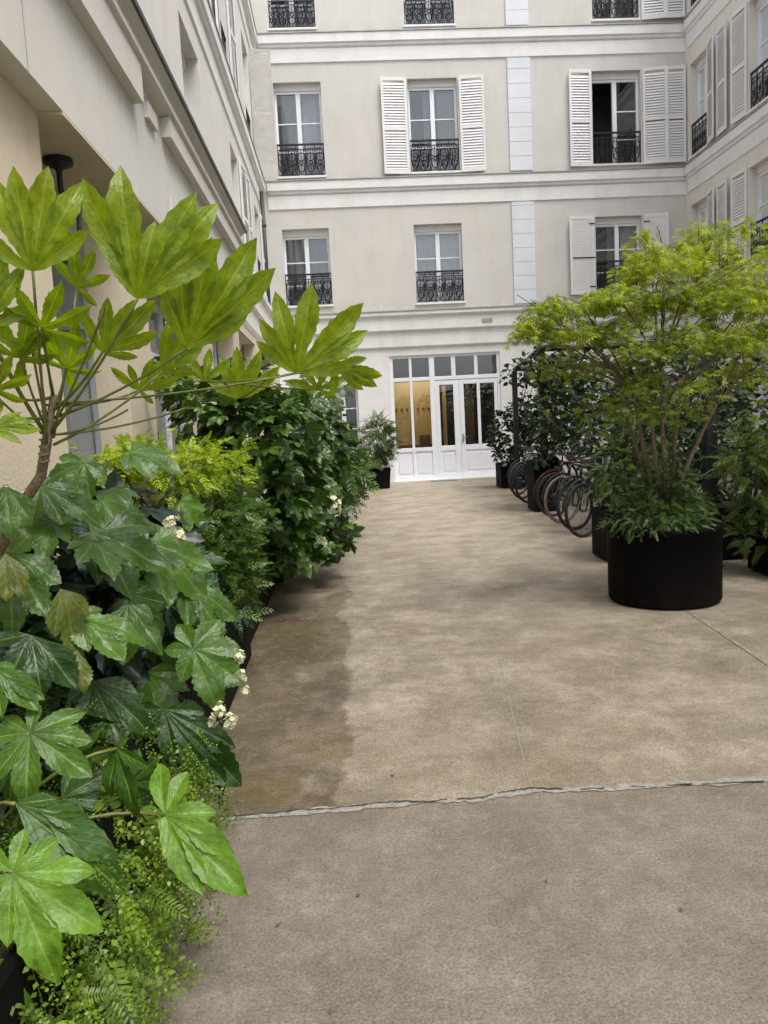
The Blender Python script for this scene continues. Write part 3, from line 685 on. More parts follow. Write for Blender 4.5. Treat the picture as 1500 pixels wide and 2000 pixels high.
# far section mouldings
c = MB(TX); X0 = XL
c.prof([(X0, 4.60), (X0 + .2, 4.5), (X0 + .2, 4.40), (X0 + .13, 4.34), (X0 + .13, 4.02), (X0 + .06, 3.97), (X0 + .06, 3.60), (X0, 3.55)], 12.01, YR - .21); c.build('cornice', MAT['stone'], LB)
# ground floor piers and bays
XP = -1.59
for y0, y1 in ((-6, 4.55), (5.94, 6.72), (9.3, 10.0), (12.0, 12.7), (15.2, 16.0), (18.6, 20.7)):
    pr = MB(); pr.box(-1.83 if y0 > 0 else -2.9, XP, y0, y1, 0, 3.288); pr.build('pier', MAT['pier'], LB)
pr = MB(); pr.box(-1.87, -1.63, 6.721, 9.299, 2.85, 3.288); pr.build('lintel', MAT['pier'], LB)
pb = MB(); pb.box(-2.9, -2.8, 4.55, 20.7, 0, 3.288); pb.box(-2.8, XP - .02, 12.7, 20.7, 3.2, 3.3); pb.box(-2.8, -2.34, 4.551, 5.94, 2.75, 3.287); pb.build('back_wall', MAT['pier'], LB)
rs = MB(); rs.box(-2.8, -2.09, 5.96, 6.0, 0, 3.268); rs.build('return_wall', MAT['pier'], LB)
rs = MB(); rs.box(-2.088, -1.831, 5.955, 5.995, .0, 3.268); rs.box(-2.088, -2.04, 5.93, 5.954, 0, 3.268); rs.box(-1.87, -1.832, 5.93, 5.954, 0, 3.268); rs.box(-2.04, -1.87, 5.93, 5.954, 2.3, 2.36); rs.box(-2.04, -1.87, 5.93, 5.954, .8, .9); rs.build('side_door', MAT['bluegrey'], LB)
cz = MB(); cz.box(-2.8, -1.4505, 4.551, 12.0, 3.27, 3.2885); cz.build('recess_ceiling', MAT['pier'], LB)
def T_bay(u, d, z): return (-1.86 - d, u, z)
def T_bay2(u, d, z): return (-2.3 - d, u, z)
def shopfront(T, y0, y1, zt, k=3):
    f = MB(T); f.box(y0, y1, 0, .06, zt - .08, zt); f.box(y0, y1, 0, .06, 2.25, 2.33); f.box(y0, y1, 0, .06, 0, .12); f.box(y0, y1, 0, .06, .75, .84)
    w = (y1 - y0) / k
    for i in range(k + 1): x = y0 + i * w; f.box(max(y0, x - .04), min(y1, x + .04), -.006, .066, 0, zt)
    f.box(y0, y1, .015, .045, .12, .75)
    o = f.build('shopfront', MAT['white'], LB); g = MB(T); g.quad((y0, .03, .84), (y1, .03, .84), (y1, .03, zt), (y0, .03, zt)); g.build('pane', MAT['glass'], o)
    curtain_mb(T, y0, y1, .84, zt, .12, 60).build('curtain', MAT['curtain'], o, smooth=True)
shopfront(T_bay, 6.72, 9.3, 2.85); shopfront(T_bay, 10.0, 12.0, 3.2); shopfront(T_bay, 12.7, 15.2, 3.2); shopfront(T_bay, 16.0, 18.6, 3.2); shopfront(T_bay2, 4.55, 5.94, 2.75, 2)
# hanging lantern
q = Vector((-1.72, 5.22, 3.268)); 
LN = empty('lantern', q, label='black lantern hanging from the recess ceiling behind the big leaves', cat='lantern')
l = MB(); l.lathe([(0, 0), (.09, 0), (.09, -.035), (.03, -.06), (.018, -.08), (.018, -.20), (.012, -.20), (.012, -.27)], q, 20); l.build('stem', MAT['iron'], LN, smooth=False)
l = MB(); l.lathe([(.012, -.26), (.04, -.28), (.10, -.34), (.105, -.36), (.0, -.36)], q, 6); l.lathe([(0, -.64), (.075, -.64), (.075, -.62), (.0, -.62)], q, 6)
for k in range(6): a = k * PI / 3; l.tube([(q.x + .095 * math.cos(a), q.y + .095 * math.sin(a), q.z - .35), (q.x + .07 * math.cos(a), q.y + .07 * math.sin(a), q.z - .64)], .007, 4)
l.build('cage', MAT['iron'], LN)
l = MB(); l.lathe([(.088, -.36), (.062, -.62)], q, 6); l.build('glass', MAT['lampglass'], LN)
# ---------------------------------------------------------------- right building
BR = empty('apartment_building', (XR + 2, 8, 0), label='warm cream building on the right side with louvred shutters and window railings', cat='building')
us = [(19.45, 20.40), (16.3, 17.5), (12.6, 13.8), (8.8, 10.0), (5.0, 6.2)]
ops = [(a, b, z0, z1) for a, b in us for z0, z1 in ((4.75, 6.85), (8.0, 10.35), (11.6, 13.9))]
gops = [(a, b, .9, 2.75) for a, b in us]
wall(T_right, -6, YR, 0, 14.9, ops + gops, rev=.25).build('wall', MAT['wallr'], BR)
for i, o in enumerate(ops): window(T_right, BR, *o, rev=.25, curtains=['net', 'side', 'white'][i % 3])
for i, o in enumerate(gops): window(T_right, BR, *o, rev=.25, curtains='net', rail=False, box=0)
cornice(T_right, BR, -6, YR - .2, 7.95); cornice(T_right, BR, -6, YR - .2, 11.53)
c = MB(T_right); c.prof([(0, 4.56), (-.22, 4.50), (-.20, 4.40), (-.13, 4.33), (-.13, 4.02), (-.06, 3.97), (-.06, 3.60), (0, 3.55)], -6, YR - .21); c.build('cornice', MAT['stone'], BR)
for z0, z1 in ((8.02, 10.4), (4.76, 6.9), (11.6, 13.9)):
    shutter(T_right, BR, 19.40, z0, z1, .52, 12, -1); shutter(T_right, BR, 18.86, z0, z1, .54, 5, -1, d0=-.06)
    shutter(T_right, BR, 17.55, z0, z1, .60, 4, 1)
    for a, b in us[1:]: shutter(T_right, BR, a - .04, z0, z1, .6, 5, -1)
    for a, b in us[2:]: shutter(T_right, BR, b + .04, z0, z1, .6, 5, 1)
# ================================================================ doormat and small pot by the door
q = onp = at(838, 940, 20.35)
m = MB(); m.box(2.28, 2.95, 20.1, 20.5, .004, .02); m.build('doormat', MAT['mat'], label='grey-green doormat in front of the white entrance', cat='doormat')
def trough(name_label, x0, x1, y0, y1, h, group='black planter troughs'):
    e = empty('planter_trough', ((x0 + x1) / 2, (y0 + y1) / 2, 0), label=name_label, cat='planter', group=group)
    m = MB(); t = .03
    m.box(x0, x0 + t, y0, y1, .02, h); m.box(x1 - t, x1, y0, y1, .02, h); m.box(x0 + t, x1 - t, y0, y0 + t, .02, h); m.box(x0 + t, x1 - t, y1 - t, y1, .02, h); m.box(x0 + .05, x1 - .05, y0 + .05, y1 - .05, .002, .05)
    m.build('box', MAT['pot'], e, bevel=.004)
    s = MB(); n = 8
    vs = [(x0 + t + (x1 - x0 - 2*t) * i / n, y0 + t + (y1 - y0 - 2*t) * j / n, h - .05 + random.uniform(0, .025)) for j in range(n + 1) for i in range(n + 1)]
    s.add(vs, [(j*(n+1)+i, j*(n+1)+i+1, (j+1)*(n+1)+i+1, (j+1)*(n+1)+i) for j in range(n) for i in range(n)]); s.build('soil', MAT['soil'], e)
    return e
trough('black trough at the front left under the trailing fine-leaved plant', -1.42, -.66, .9, 2.9, .50)
trough('black trough at the left holding the oakleaf hydrangea, just beyond the crack', -1.42, -.68, 3.0, 4.95, .50)
trough('black trough at the left below the yellow-green nandina', -1.42, -.72, 5.05, 7.2, .50)
trough('black trough at the left under the dark hydrangea beyond the nandina', -1.42, -.66, 7.35, 9.6, .50)
trough('farthest black trough along the left wall', -1.42, -.6, 9.9, 13.2, .42)
# ================================================================ plants: left
def traced(fo, base, tips, Y, nrm, seed=0, sinus=.4, bulge=.12, fold=.25, droop=.12, lv=None, teeth=0, order=None, **k):
    B = at(*base, Y); n = Vector(nrm).normalized()
    e1 = n.cross(Vector((0, 0, 1))); e1 = e1.normalized() if e1.length > 1e-3 else Vector((1, 0, 0)); e2 = n.cross(e1)
    L = []
    for tp in tips:
        d = ray(*tp); den = d.dot(n); t = (B - EYE).dot(n) / den; Pp = EYE + d * t - B
        L.append((math.atan2(Pp.dot(e2), Pp.dot(e1)), Pp.length))
    # unwrap around the mean direction
    sx = sum(math.cos(a) * l for a, l in L); sy = sum(math.sin(a) * l for a, l in L); ma = math.atan2(sy, sx)
    L = sorted((((a - ma + PI) % (2 * PI)) - PI, l) for a, l in L)
    v, uv, f = leaf_verts(L, fold=fold, droop=droop, wob=.07, seed=seed, sinus=sinus, bulge=bulge, teeth=teeth, nu=4, na=4, nb=13, **k)
    ca, sa = math.cos(ma), math.sin(ma)
    E1 = np.array(e1 * ca + e2 * sa); E2 = np.array(-e1 * sa + e2 * ca); Nn = np.cross(E1, E2)
    if Nn @ np.array(n) < 0: Nn = -Nn
    w = np.array(B) + v[:, :1] * E1 + v[:, 1:2] * E2 + v[:, 2:3] * Nn
    fo.add(w, uv, f, lv); return B
FT = empty('fatsia_plant', (-1.15, 2.3, .4), label='tall fatsia with big glowing yellow-green lobed leaves fanning over the left side', cat='plant')
fo = Foliage(); cm = (.15, -1, -.35); bases = []
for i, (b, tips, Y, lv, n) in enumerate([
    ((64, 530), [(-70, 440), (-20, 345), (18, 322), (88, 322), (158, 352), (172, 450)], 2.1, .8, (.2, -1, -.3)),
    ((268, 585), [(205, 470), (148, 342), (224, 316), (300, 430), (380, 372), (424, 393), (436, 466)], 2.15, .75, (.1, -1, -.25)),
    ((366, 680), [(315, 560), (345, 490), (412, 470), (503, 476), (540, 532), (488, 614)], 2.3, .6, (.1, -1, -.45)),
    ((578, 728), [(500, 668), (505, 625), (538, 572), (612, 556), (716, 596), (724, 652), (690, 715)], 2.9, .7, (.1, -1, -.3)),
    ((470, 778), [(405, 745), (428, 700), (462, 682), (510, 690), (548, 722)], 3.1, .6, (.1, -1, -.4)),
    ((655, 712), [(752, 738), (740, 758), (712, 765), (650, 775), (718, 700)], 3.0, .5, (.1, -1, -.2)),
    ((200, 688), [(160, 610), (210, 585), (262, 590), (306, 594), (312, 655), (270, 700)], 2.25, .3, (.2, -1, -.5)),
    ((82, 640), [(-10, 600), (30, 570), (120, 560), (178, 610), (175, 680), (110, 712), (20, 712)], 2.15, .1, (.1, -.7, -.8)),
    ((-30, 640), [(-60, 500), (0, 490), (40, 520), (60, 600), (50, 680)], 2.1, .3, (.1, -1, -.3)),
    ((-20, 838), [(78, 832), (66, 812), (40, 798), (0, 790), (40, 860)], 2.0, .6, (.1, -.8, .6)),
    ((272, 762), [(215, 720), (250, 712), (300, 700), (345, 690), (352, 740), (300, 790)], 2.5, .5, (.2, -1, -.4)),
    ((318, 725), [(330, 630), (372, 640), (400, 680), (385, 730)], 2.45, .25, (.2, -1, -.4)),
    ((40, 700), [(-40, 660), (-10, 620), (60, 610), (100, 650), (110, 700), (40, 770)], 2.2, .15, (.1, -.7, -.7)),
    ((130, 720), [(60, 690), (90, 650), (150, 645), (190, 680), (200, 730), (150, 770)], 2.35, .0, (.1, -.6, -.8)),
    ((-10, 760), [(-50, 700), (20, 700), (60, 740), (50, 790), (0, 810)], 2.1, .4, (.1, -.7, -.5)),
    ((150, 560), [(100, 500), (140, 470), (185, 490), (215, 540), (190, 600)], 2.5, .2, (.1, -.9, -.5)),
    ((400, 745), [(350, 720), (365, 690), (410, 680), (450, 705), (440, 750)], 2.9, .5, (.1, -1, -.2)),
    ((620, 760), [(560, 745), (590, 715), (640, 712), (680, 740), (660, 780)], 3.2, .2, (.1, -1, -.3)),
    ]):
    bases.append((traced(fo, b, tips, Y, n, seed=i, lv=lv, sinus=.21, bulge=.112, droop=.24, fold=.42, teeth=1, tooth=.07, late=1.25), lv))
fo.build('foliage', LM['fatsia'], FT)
st = MB(); crown = at(98, 800, 2.3)
spts = [(-1.15, 2.32, .38), tuple(at(-20, 1110, 2.32)), tuple(at(40, 990, 2.32)), tuple(at(80, 930, 2.31)), tuple(at(90, 870, 2.3)), tuple(at(105, 770, 2.3))]
st.tube(spts, [.020, .018, .016, .015, .015, .009], 10)
for i in range(9):
    zz = at(86 + i, 900 - i * 14, 2.3); st.tube([zz + Vector((-.016, 0, 0)), zz + Vector((0, -.017, -.006)), zz + Vector((.016, 0, 0))], .004, 5)
st.build('trunk', MAT['bark'], FT, smooth=True)
pt = MB()
for i, (b, _) in enumerate(bases):
    if b.y > 2.6 and i != 3:
        m0 = at(95, 820, 2.3).lerp(bases[3][0], .72 if i % 2 else .86); pt.tube(bez(m0, m0.lerp(b, .5) + Vector((0, 0, -.01)), b, 6), .0032, 6); continue
    s0 = at(92 + (i % 4) * 4, 880 - (i * 31) % 110, 2.3); mid = s0.lerp(b, .5) + Vector((0, 0, -.035 if b.z > s0.z else .03)); pt.tube(bez(s0, mid, b, 8), [.005] * 3 + [.0038] * 6, 6)
for tgt, Y in (((370, 795), 2.4), ((0, 690), 2.2), ((-20, 760), 2.2), ((48, 600), 2.2), ((250, 800), 2.35), ((205, 600), 2.2), ((75, 690), 2.25)):
    s0 = at(95, 850, 2.3); b = at(*tgt, Y); pt.tube(bez(s0, s0.lerp(b, .5) + Vector((0, 0, -.03)), b, 8), .0036, 6)
pt.build('leaf_stalks', MAT['petiole'], FT, smooth=True)
# low fatsia at the bottom left
FL = empty('fatsia_plant', (-1.0, 1.7, .4), label='low fatsia with veined mid-green hand-shaped leaves at the bottom left corner', cat='plant')
fo = Foliage(); up = (.15, -.85, .75)
for i, (b, tips, Y, lv, n) in enumerate([
    ((58, 1432), [(42, 1572), (-30, 1530), (-40, 1440), (0, 1395), (70, 1366), (165, 1382), (178, 1440), (176, 1508)], 1.75, .35, up),
    ((24, 1705), [(100, 1918), (194, 1812), (184, 1696), (116, 1632), (48, 1616), (-40, 1650), (-70, 1760), (10, 1850)], 1.45, .9, up),
    ((322, 1592), [(470, 1737), (388, 1742), (448, 1656), (420, 1582), (364, 1502), (308, 1484), (272, 1580)], 1.95, .95, (-.1, -.8, .8)),
    ((228, 1462), [(252, 1602), (205, 1560), (170, 1480), (250, 1440), (285, 1500)], 1.95, .15, (-.4, -1, .4)),
    ((30, 1570), [(240, 1730), (228, 1668), (180, 1602), (110, 1560)], 1.65, .2, (.2, -.8, .7)),
    ((-20, 1300), [(82, 1354), (70, 1376), (0, 1395), (30, 1300)], 1.8, .3, up),
    ((-40, 1880), [(60, 1990), (-10, 2010), (40, 1900)], 1.4, .5, up)]):
    b = traced(fo, b, tips, Y, n, seed=i + 3, lv=lv, sinus=.36, bulge=.145, droop=.28, fold=.34, teeth=1, tooth=.05, late=1.1)
P = np.array([at(x, y, Y) for x, y, Y in ((120, 1560, 1.95), (180, 1650, 2.0), (60, 1620, 1.8), (250, 1530, 2.1), (20, 1480, 1.95), (120, 1480, 2.05), (150, 1740, 1.9))])
A = rdirs(len(P)) * np.array([.7, .7, .3]) + np.array([.5, -.3, -.5]); fo.scatter(T_FATSIA[0], P, A, np.tile([.2, -.7, .8], (len(P), 1)) + rng.normal(size=(len(P), 3)) * .2, np.full(len(P), .16), lv=rng.random(len(P)) * .25)
fo.build('foliage', LM['fatsialow'], FL)
pt = MB()
for (x, y, Y) in ((58, 1432, 1.75), (24, 1705, 1.45), (322, 1592, 1.95), (228, 1462, 1.95), (30, 1570, 1.65), (120, 1560, 1.95), (180, 1650, 2.0)):
    b = at(x, y, Y); s0 = Vector((-1.0, 1.75, .4)); pt.tube(bez(s0, s0.lerp(b, .5) + Vector((0, 0, .15)), b, 8), .005, 6)
pt.build('leaf_stalks', MAT['petiole'], FL, smooth=True)
# oakleaf hydrangea
HY = empty('hydrangea_plant', (-1.05, 3.0, .4), label='oakleaf hydrangea with large glossy dark leaves and cream flower clusters at the near left', cat='plant')
fo = Foliage(); fl = (.3, -.8, .75)
for i, (b, tips, Y, lv, n) in enumerate([
    ((378, 1268), [(470, 1262), (478, 1330), (424, 1385), (350, 1330), (318, 1268), (345, 1215), (430, 1205)], 2.6, .8, (.1, -.9, .6)),
    ((320, 1385), [(470, 1535), (432, 1556), (345, 1500), (262, 1440), (262, 1385), (400, 1390), (460, 1460)], 2.5, .15, (.1, -1, .5)),
    ((290, 1060), [(422, 1098), (410, 1150), (330, 1175), (250, 1130), (360, 1030)], 2.75, .9, fl),
    ((180, 1040), [(300, 1010), (330, 1090), (260, 1150), (190, 1130), (120, 1060)], 2.6, .4, fl),
    ((80, 950), [(205, 1010), (170, 960), (120, 1010), (60, 1010), (100, 930)], 2.5, .6, (.2, -.8, .8)),
    ((150, 1205), [(280, 1226), (240, 1270), (170, 1262), (200, 1185)], 2.35, 1., (.1, -.6, 1)),
    ((250, 1180), [(320, 1265), (300, 1205), (240, 1285), (190, 1260)], 2.5, .5, fl),
    ((20, 1080), [(120, 1130), (90, 1190), (20, 1220), (-60, 1150)], 2.3, .5, fl),
    ((360, 1140), [(470, 1195), (440, 1225), (370, 1220), (320, 1160), (420, 1130)], 2.75, .7, fl),
    ((60, 1240), [(150, 1330), (80, 1350), (10, 1330), (-20, 1250)], 2.2, .1, fl),
    ((10, 950), [(60, 1010), (20, 1040), (-50, 1000)], 2.3, .8, fl),
    ((180, 1330), [(300, 1420), (240, 1450), (160, 1440), (130, 1370), (270, 1350)], 2.4, .2, fl)]):
    traced(fo, b, tips, Y, n, seed=i, lv=lv, sinus=.62, bulge=.13, droop=.3, fold=.32, teeth=1, tooth=.09)
n = 75; d = rdirs(n); P = np.array([-.98, 3.0, .95]) + d * np.array([.40, .60, .52]) * (.55 + .45 * rng.random(n))[:, None]
for k in range(3):
    q = P[k::3]; fo.scatter(T_HYD[k], q, d[k::3] * np.array([1, 1, .3]) + rng.normal(size=q.shape) * .4 + np.array([.2, -.2, -.4]), np.tile([.25, -.5, 1.], (len(q), 1)) + rng.normal(size=q.shape) * .3, .17 + .07 * rng.random(len(q)))
fo.build('foliage', LM['hyd'], HY)
fo = Foliage(); blob(fo, T_HYD[1], (-1.05, 3.05, .85), (.34, .62, .48), 190, .17, shell=.1, lv=0.); blob(fo, T_HYD[2], (-1.12, 2.1, .55), (.28, .45, .25), 90, .16, shell=.1, lv=0.); fo.build('inner_shade_foliage', LM['climb'], HY)  # darkest leaf colour packed inside to paint the shade in the gaps
fo = Foliage()
for i, (b, tips, Y, n) in enumerate([((118, 1150), [(168, 1290), (110, 1240), (178, 1200)], 2.3, (.6, -.8, .5)), ((10, 1080), [(45, 1150), (10, 1160)], 2.2, fl), ((150, 1270), [(165, 1345), (120, 1330)], 2.25, fl)]):
    traced(fo, b, tips, Y, n, seed=i, sinus=.6, bulge=.13, droop=.35, teeth=1, tooth=.09)
fo.build('yellow_leaves', LM['hydold'], HY)
st = MB()
for k in range(14):
    a = random.uniform(0, 2 * PI); e = Vector((-1.0 + .33 * math.cos(a), 3.0 + .5 * math.sin(a), random.uniform(.8, 1.35))); s0 = Vector((-1.05 + random.uniform(-.1, .1), 3.0 + random.uniform(-.2, .2), .38))
    st.tube(bez(s0, Vector((s0.x, s0.y, e.z * .7)), e, 7), .006, 6)
st.build('stems', MAT['bark'], HY)
def flowers(parent, spots, n=42, r=.05, sz=.013):
    fo = Foliage(); v = []; uv = []; f = []
    for k in range(4):
        a = k * PI / 2; ca, sa = math.cos(a), math.sin(a); b = len(v)
        for x, y in ((0, 0), (.6, -.5), (1, 0), (.6, .5)): v.append((ca*x-sa*y, sa*x+ca*y, .1 * x)); uv.append((0, 0))
        f.append((b, b+1, b+2, b+3))
    t = (np.array(v), np.array(uv), f)
    for (x, y, Y) in spots:
        c = np.array(at(x, y, Y)); d = rdirs(n); rr = r * rng.random(n)[:, None] ** .5; P = c + d * rr * np.array([1, 1, .9]); P[:, 2] += rng.random(n) * r * .8 - rr[:, 0] * .4; fo.scatter(t, P, np.cross(d, rdirs(n)), d, np.full(n, sz) * (1 + .4 * rng.random(n)))
    fo.build('flower_cluster', MAT['petal'], parent)
for fx, fy, fY, fn, fr_ in ((425, 1390, 2.45, 16, .03), (448, 1408, 2.45, 14, .028), (415, 1408, 2.47, 8, .02), (468, 1285, 2.5, 12, .022), (472, 1320, 2.5, 10, .02), (478, 1350, 2.52, 7, .02), (335, 1022, 2.7, 16, .035), (352, 1048, 2.7, 14, .03), (12, 975, 2.4, 16, .04), (20, 1010, 2.4, 12, .03), (55, 970, 2.5, 10, .03)):
    flowers(HY, [(fx, fy, fY)], fn * 2, fr_ * .95, .0085)
# trailing fine-leaved shrub at the bottom
TR = empty('trailing_shrub', (-1.0, 1.95, .4), label='fine-leaved trailing shrub spilling over the trough at the bottom left', cat='shrub')
fo = Foliage(); sm = MB()
for k in range(2700):
    x0 = -1.36 + .86 * random.random() ** .7; y0 = random.uniform(.95, 2.75)
    edge = max(0, (x0 + .92) / .36)
    z0 = .60 - .52 * edge * random.random() + random.uniform(-.10, .08) - .12 * edge + .05 * math.sin(y0 * 9)
    a = Vector((.7 * edge + random.uniform(-.6, .7), random.uniform(-.9, .6), random.uniform(-.4, .6) - .8 * edge))
    lum = min(1, max(0, random.gauss(.25 + .45 * edge, .25)))
    fo.scatter(T_TINYS[k % 4], np.array([[x0, y0, z0]]), np.array([a]), np.array([[.3, -.4, 1.]]) + rng.normal(size=(1, 3)) * .5, np.array([random.uniform(.06, .13)]), lv=[lum])
for k in range(330):
    x0 = random.uniform(-.85, -.56); y0 = random.uniform(1.35, 2.75); z0 = random.uniform(.05, .55) * (1 if x0 < -.66 else .7)
    fo.scatter(T_FERN if k % 2 else T_TINYS[k % 4], np.array([[x0, y0, z0]]), np.array([[random.uniform(.1, .9), random.uniform(-.8, .3), random.uniform(-.9, .1)]]), np.array([[.5, -.5, .8]]) + rng.normal(size=(1, 3)) * .3, np.array([random.uniform(.06, .12)]), lv=[random.uniform(.55, 1)])
fo.build('foliage', LM['box'], TR)
for k in range(26):
    y0 = random.uniform(1.4, 2.6); s0 = Vector((-1.0, y0, .38)); e = Vector((random.uniform(-1.2, -.6), y0 + random.uniform(-.3, .2), random.uniform(.25, .6))); sm.tube(bez(s0, s0.lerp(e, .5) + Vector((0, 0, .2)), e, 6), .003, 5)
sm.build('stems', MAT['barkd'], TR)
def shrub(name, label, base, blobs, tmpl, mat, n, size, stems=8, up=.4, down=0., stemmat='barkd', cat='shrub', spread=1., shell=.45, plumes=0):
    e = empty(name, base, label=label, cat=cat); fo = Foliage()
    tot = sum(r[0] * r[1] * r[2] for _, r in blobs)
    tl = tmpl if isinstance(tmpl, list) else [tmpl]
    for c, r in blobs:
        k = max(8, int(n * (r[0] * r[1] * r[2]) / tot))
        for t in tl: blob(fo, t, c, r, max(3, k // len(tl)), size, up=up, down=down, spread=spread, shell=shell)
        for q in range(plumes):     # arching shoots standing out of the mass
            a = random.uniform(0, 2 * PI); p0 = Vector(c) + Vector((math.cos(a) * r[0] * .6, math.sin(a) * r[1] * .6, r[2] * .4)); p2 = p0 + Vector((math.cos(a) * r[0] * random.uniform(.2, .7), math.sin(a) * r[1] * .5, r[2] * random.uniform(.3, 1.1)))
            pts = bez(p0, p0.lerp(p2, .5) + Vector((0, 0, r[2] * .3)), p2, 9); pp = np.array(pts)
            ax = rng.normal(size=pp.shape) * .5 + np.array([math.cos(a), math.sin(a), .3]); fo.scatter(tl[0], pp, ax, rng.normal(size=pp.shape) * .3 + np.array([0, 0, 1.]), np.full(len(pp), size * .8))
    fo.build('foliage', mat, e); sm = MB(); b = Vector(base)
    for k in range(stems):
        c, r = blobs[k % len(blobs)]; t = Vector(c) + Vector([random.uniform(-.6, .6) * x for x in r]); s0 = b + Vector((random.uniform(-.08, .08), random.uniform(-.15, .15), 0))
        sm.tube(bez(s0, Vector((s0.x, s0.y, t.z * .6)), t, 6), .008, 5)
    sm.build('stems', MAT[stemmat], e); return e
def A3(px, py, Y): return tuple(at(px, py, Y))
shrub('nandina_shrub', 'bright yellow-green feathery nandina in the left row', (-1.0, 4.7, .4), [(A3(340, 930, 4.6), (.28, .35, .18)), (A3(270, 905, 4.4), (.22, .25, .12)), (A3(220, 925, 4.2), (.14, .2, .10)), (A3(420, 925, 4.8), (.20, .3, .15))], T_NAN, LM['nan'], 1000, .075, up=.6, shell=.2, plumes=9)
shrub('nandina_shrub', 'mid-green feathery nandina with fine leaves below the yellow one', (-.95, 4.8, .4), [(A3(400, 1030, 4.6), (.30, .4, .22)), (A3(455, 1130, 4.5), (.16, .35, .28)), (A3(440, 1000, 5.0), (.25, .35, .22)), (A3(380, 1110, 4.6), (.3, .4, .25))], T_NAN, LM['nang'], 1700, .085, up=.4, shell=.3, plumes=7)
shrub('hydrangea_plant', 'dark bushy hydrangea in the left row just behind the nandinas', (-1.0, 6.2, .4), [(A3(520, 850, 6.0), (.48, .55, .36)), (A3(430, 800, 6.2), (.42, .5, .26)), (A3(520, 960, 6.0), (.42, .55, .38)), (A3(555, 1050, 6.3), (.27, .5, .28)), (A3(580, 930, 6.6), (.30, .4, .34))], T_HYD, LM['dark'], 950, .13, up=.5, plumes=4)
h2 = shrub('hydrangea_plant', 'hydrangea with cream flowers leaning out over the path in the left row', (-.95, 8.0, .4), [(A3(600, 1010, 7.6), (.40, .5, .34)), (A3(655, 1045, 7.4), (.22, .4, .16)), (A3(590, 880, 8.2), (.5, .5, .5)), (A3(600, 1075, 7.2), (.25, .3, .17))], T_HYD, LM['dark'], 760, .13, up=.5)
flowers(h2, [(600, 955, 6.9)], 70, .12, .022); flowers(h2, [(650, 985, 7.0)], 60, .10, .022); flowers(h2, [(575, 975, 6.8)], 50, .08, .022); flowers(h2, [(628, 1060, 6.9)], 30, .06, .02)
shrub('climbing_shrub', 'bright green leafy shrub against the left shopfront below the fatsia leaves', (-1.2, 7.6, .4), [(A3(380, 750, 7.2), (.42, .4, .16)), (A3(470, 760, 7.6), (.40, .4, .16)), (A3(560, 790, 7.6), (.35, .4, .16))], T_OV, LM['fatsialow'], 900, .075, up=.6, shell=.2, plumes=6)
shrub('leafy_shrub', 'tall pale-leaved shrub with a brown stem rising behind the dark hydrangeas', (-.75, 11.3, .4), [(A3(635, 755, 11.0), (.36, .4, .34)), (A3(600, 800, 11.2), (.4, .4, .4)), (A3(640, 850, 11.3), (.28, .4, .4))], T_OV, LM['pale'], 520, .10, up=.3, stemmat='bark')
shrub('bamboo_shrub', 'feathery blue-green bamboo arching over the path before the entrance', (-.7, 10.8, .4), [(A3(640, 905, 10.6), (.48, .5, .42)), (A3(672, 930, 10.4), (.28, .4, .32)), (A3(600, 960, 10.4), (.4, .4, .3))], T_NAN, LM['nang'], 560, .22, up=.2, down=.3)
shrub('leafy_shrub', 'dark green leafy shrub low between the left troughs near the far wall', (-.8, 12.6, .4), [(A3(620, 900, 12.6), (.5, .5, .55)), (A3(640, 820, 12.8), (.3, .4, .35))], T_OV, LM['dark'], 520, .12)
# pot by the entrance
pc = gnd(740, 954); pc.z = 0; e = empty('plant_pot', pc, label='square black pot beside the left edge of the white entrance', cat='plant pot')
m = MB(); s = .30; m.add([(pc.x - s*.86, pc.y - s*.86, .01), (pc.x + s*.86, pc.y - s*.86, .01), (pc.x + s*.86, pc.y + s*.86, .01), (pc.x - s*.86, pc.y + s*.86, .01), (pc.x - s, pc.y - s, .5), (pc.x + s, pc.y - s, .5), (pc.x + s, pc.y + s, .5), (pc.x - s, pc.y + s, .5)], [(0,1,2,3),(0,1,5,4),(1,2,6,5),(2,3,7,6),(3,0,4,7)])
m.build('pot', MAT['pot'], e, bevel=.01); m = MB(); m.box(pc.x - s*.93, pc.x + s*.93, pc.y - s*.93, pc.y + s*.93, .42, .455); m.build('soil', MAT['soil'], e)
shrub('potted_shrub', 'feathery mid-green shrub growing in the square pot by the entrance', (pc.x, pc.y, .45), [((pc.x, pc.y, 1.15), (.45, .42, .45)), ((pc.x - .15, pc.y, .8), (.42, .4, .3)), ((pc.x + .08, pc.y, 1.5), (.3, .3, .25))], T_NAN, LM['nang'], 420, .22, up=.5)
# ================================================================ right side
PC = Vector((2.47, 5.87, 0)); pr_ = .425; ph = .60
e = empty('plant_pot', PC, label='large round matt black pot holding the maple', cat='plant pot')
m = MB(); m.lathe([(0, .008), (pr_ - .015, .008), (pr_, .03), (pr_ + .004, ph - .035), (pr_ + .012, ph - .03), (pr_ + .012, ph - .004), (pr_ + .006, ph), (pr_ - .025, ph), (pr_ - .03, ph - .1)], PC, 72); m.build('pot', MAT['pot'], e, smooth=True)
o = bpy.data.objects[e.name].children[0]
m = MB(); m.lathe([(0, ph - .05), (.2, ph - .045), (pr_ - .03, ph - .07)], PC, 32); m.build('soil', MAT['soil'], e)
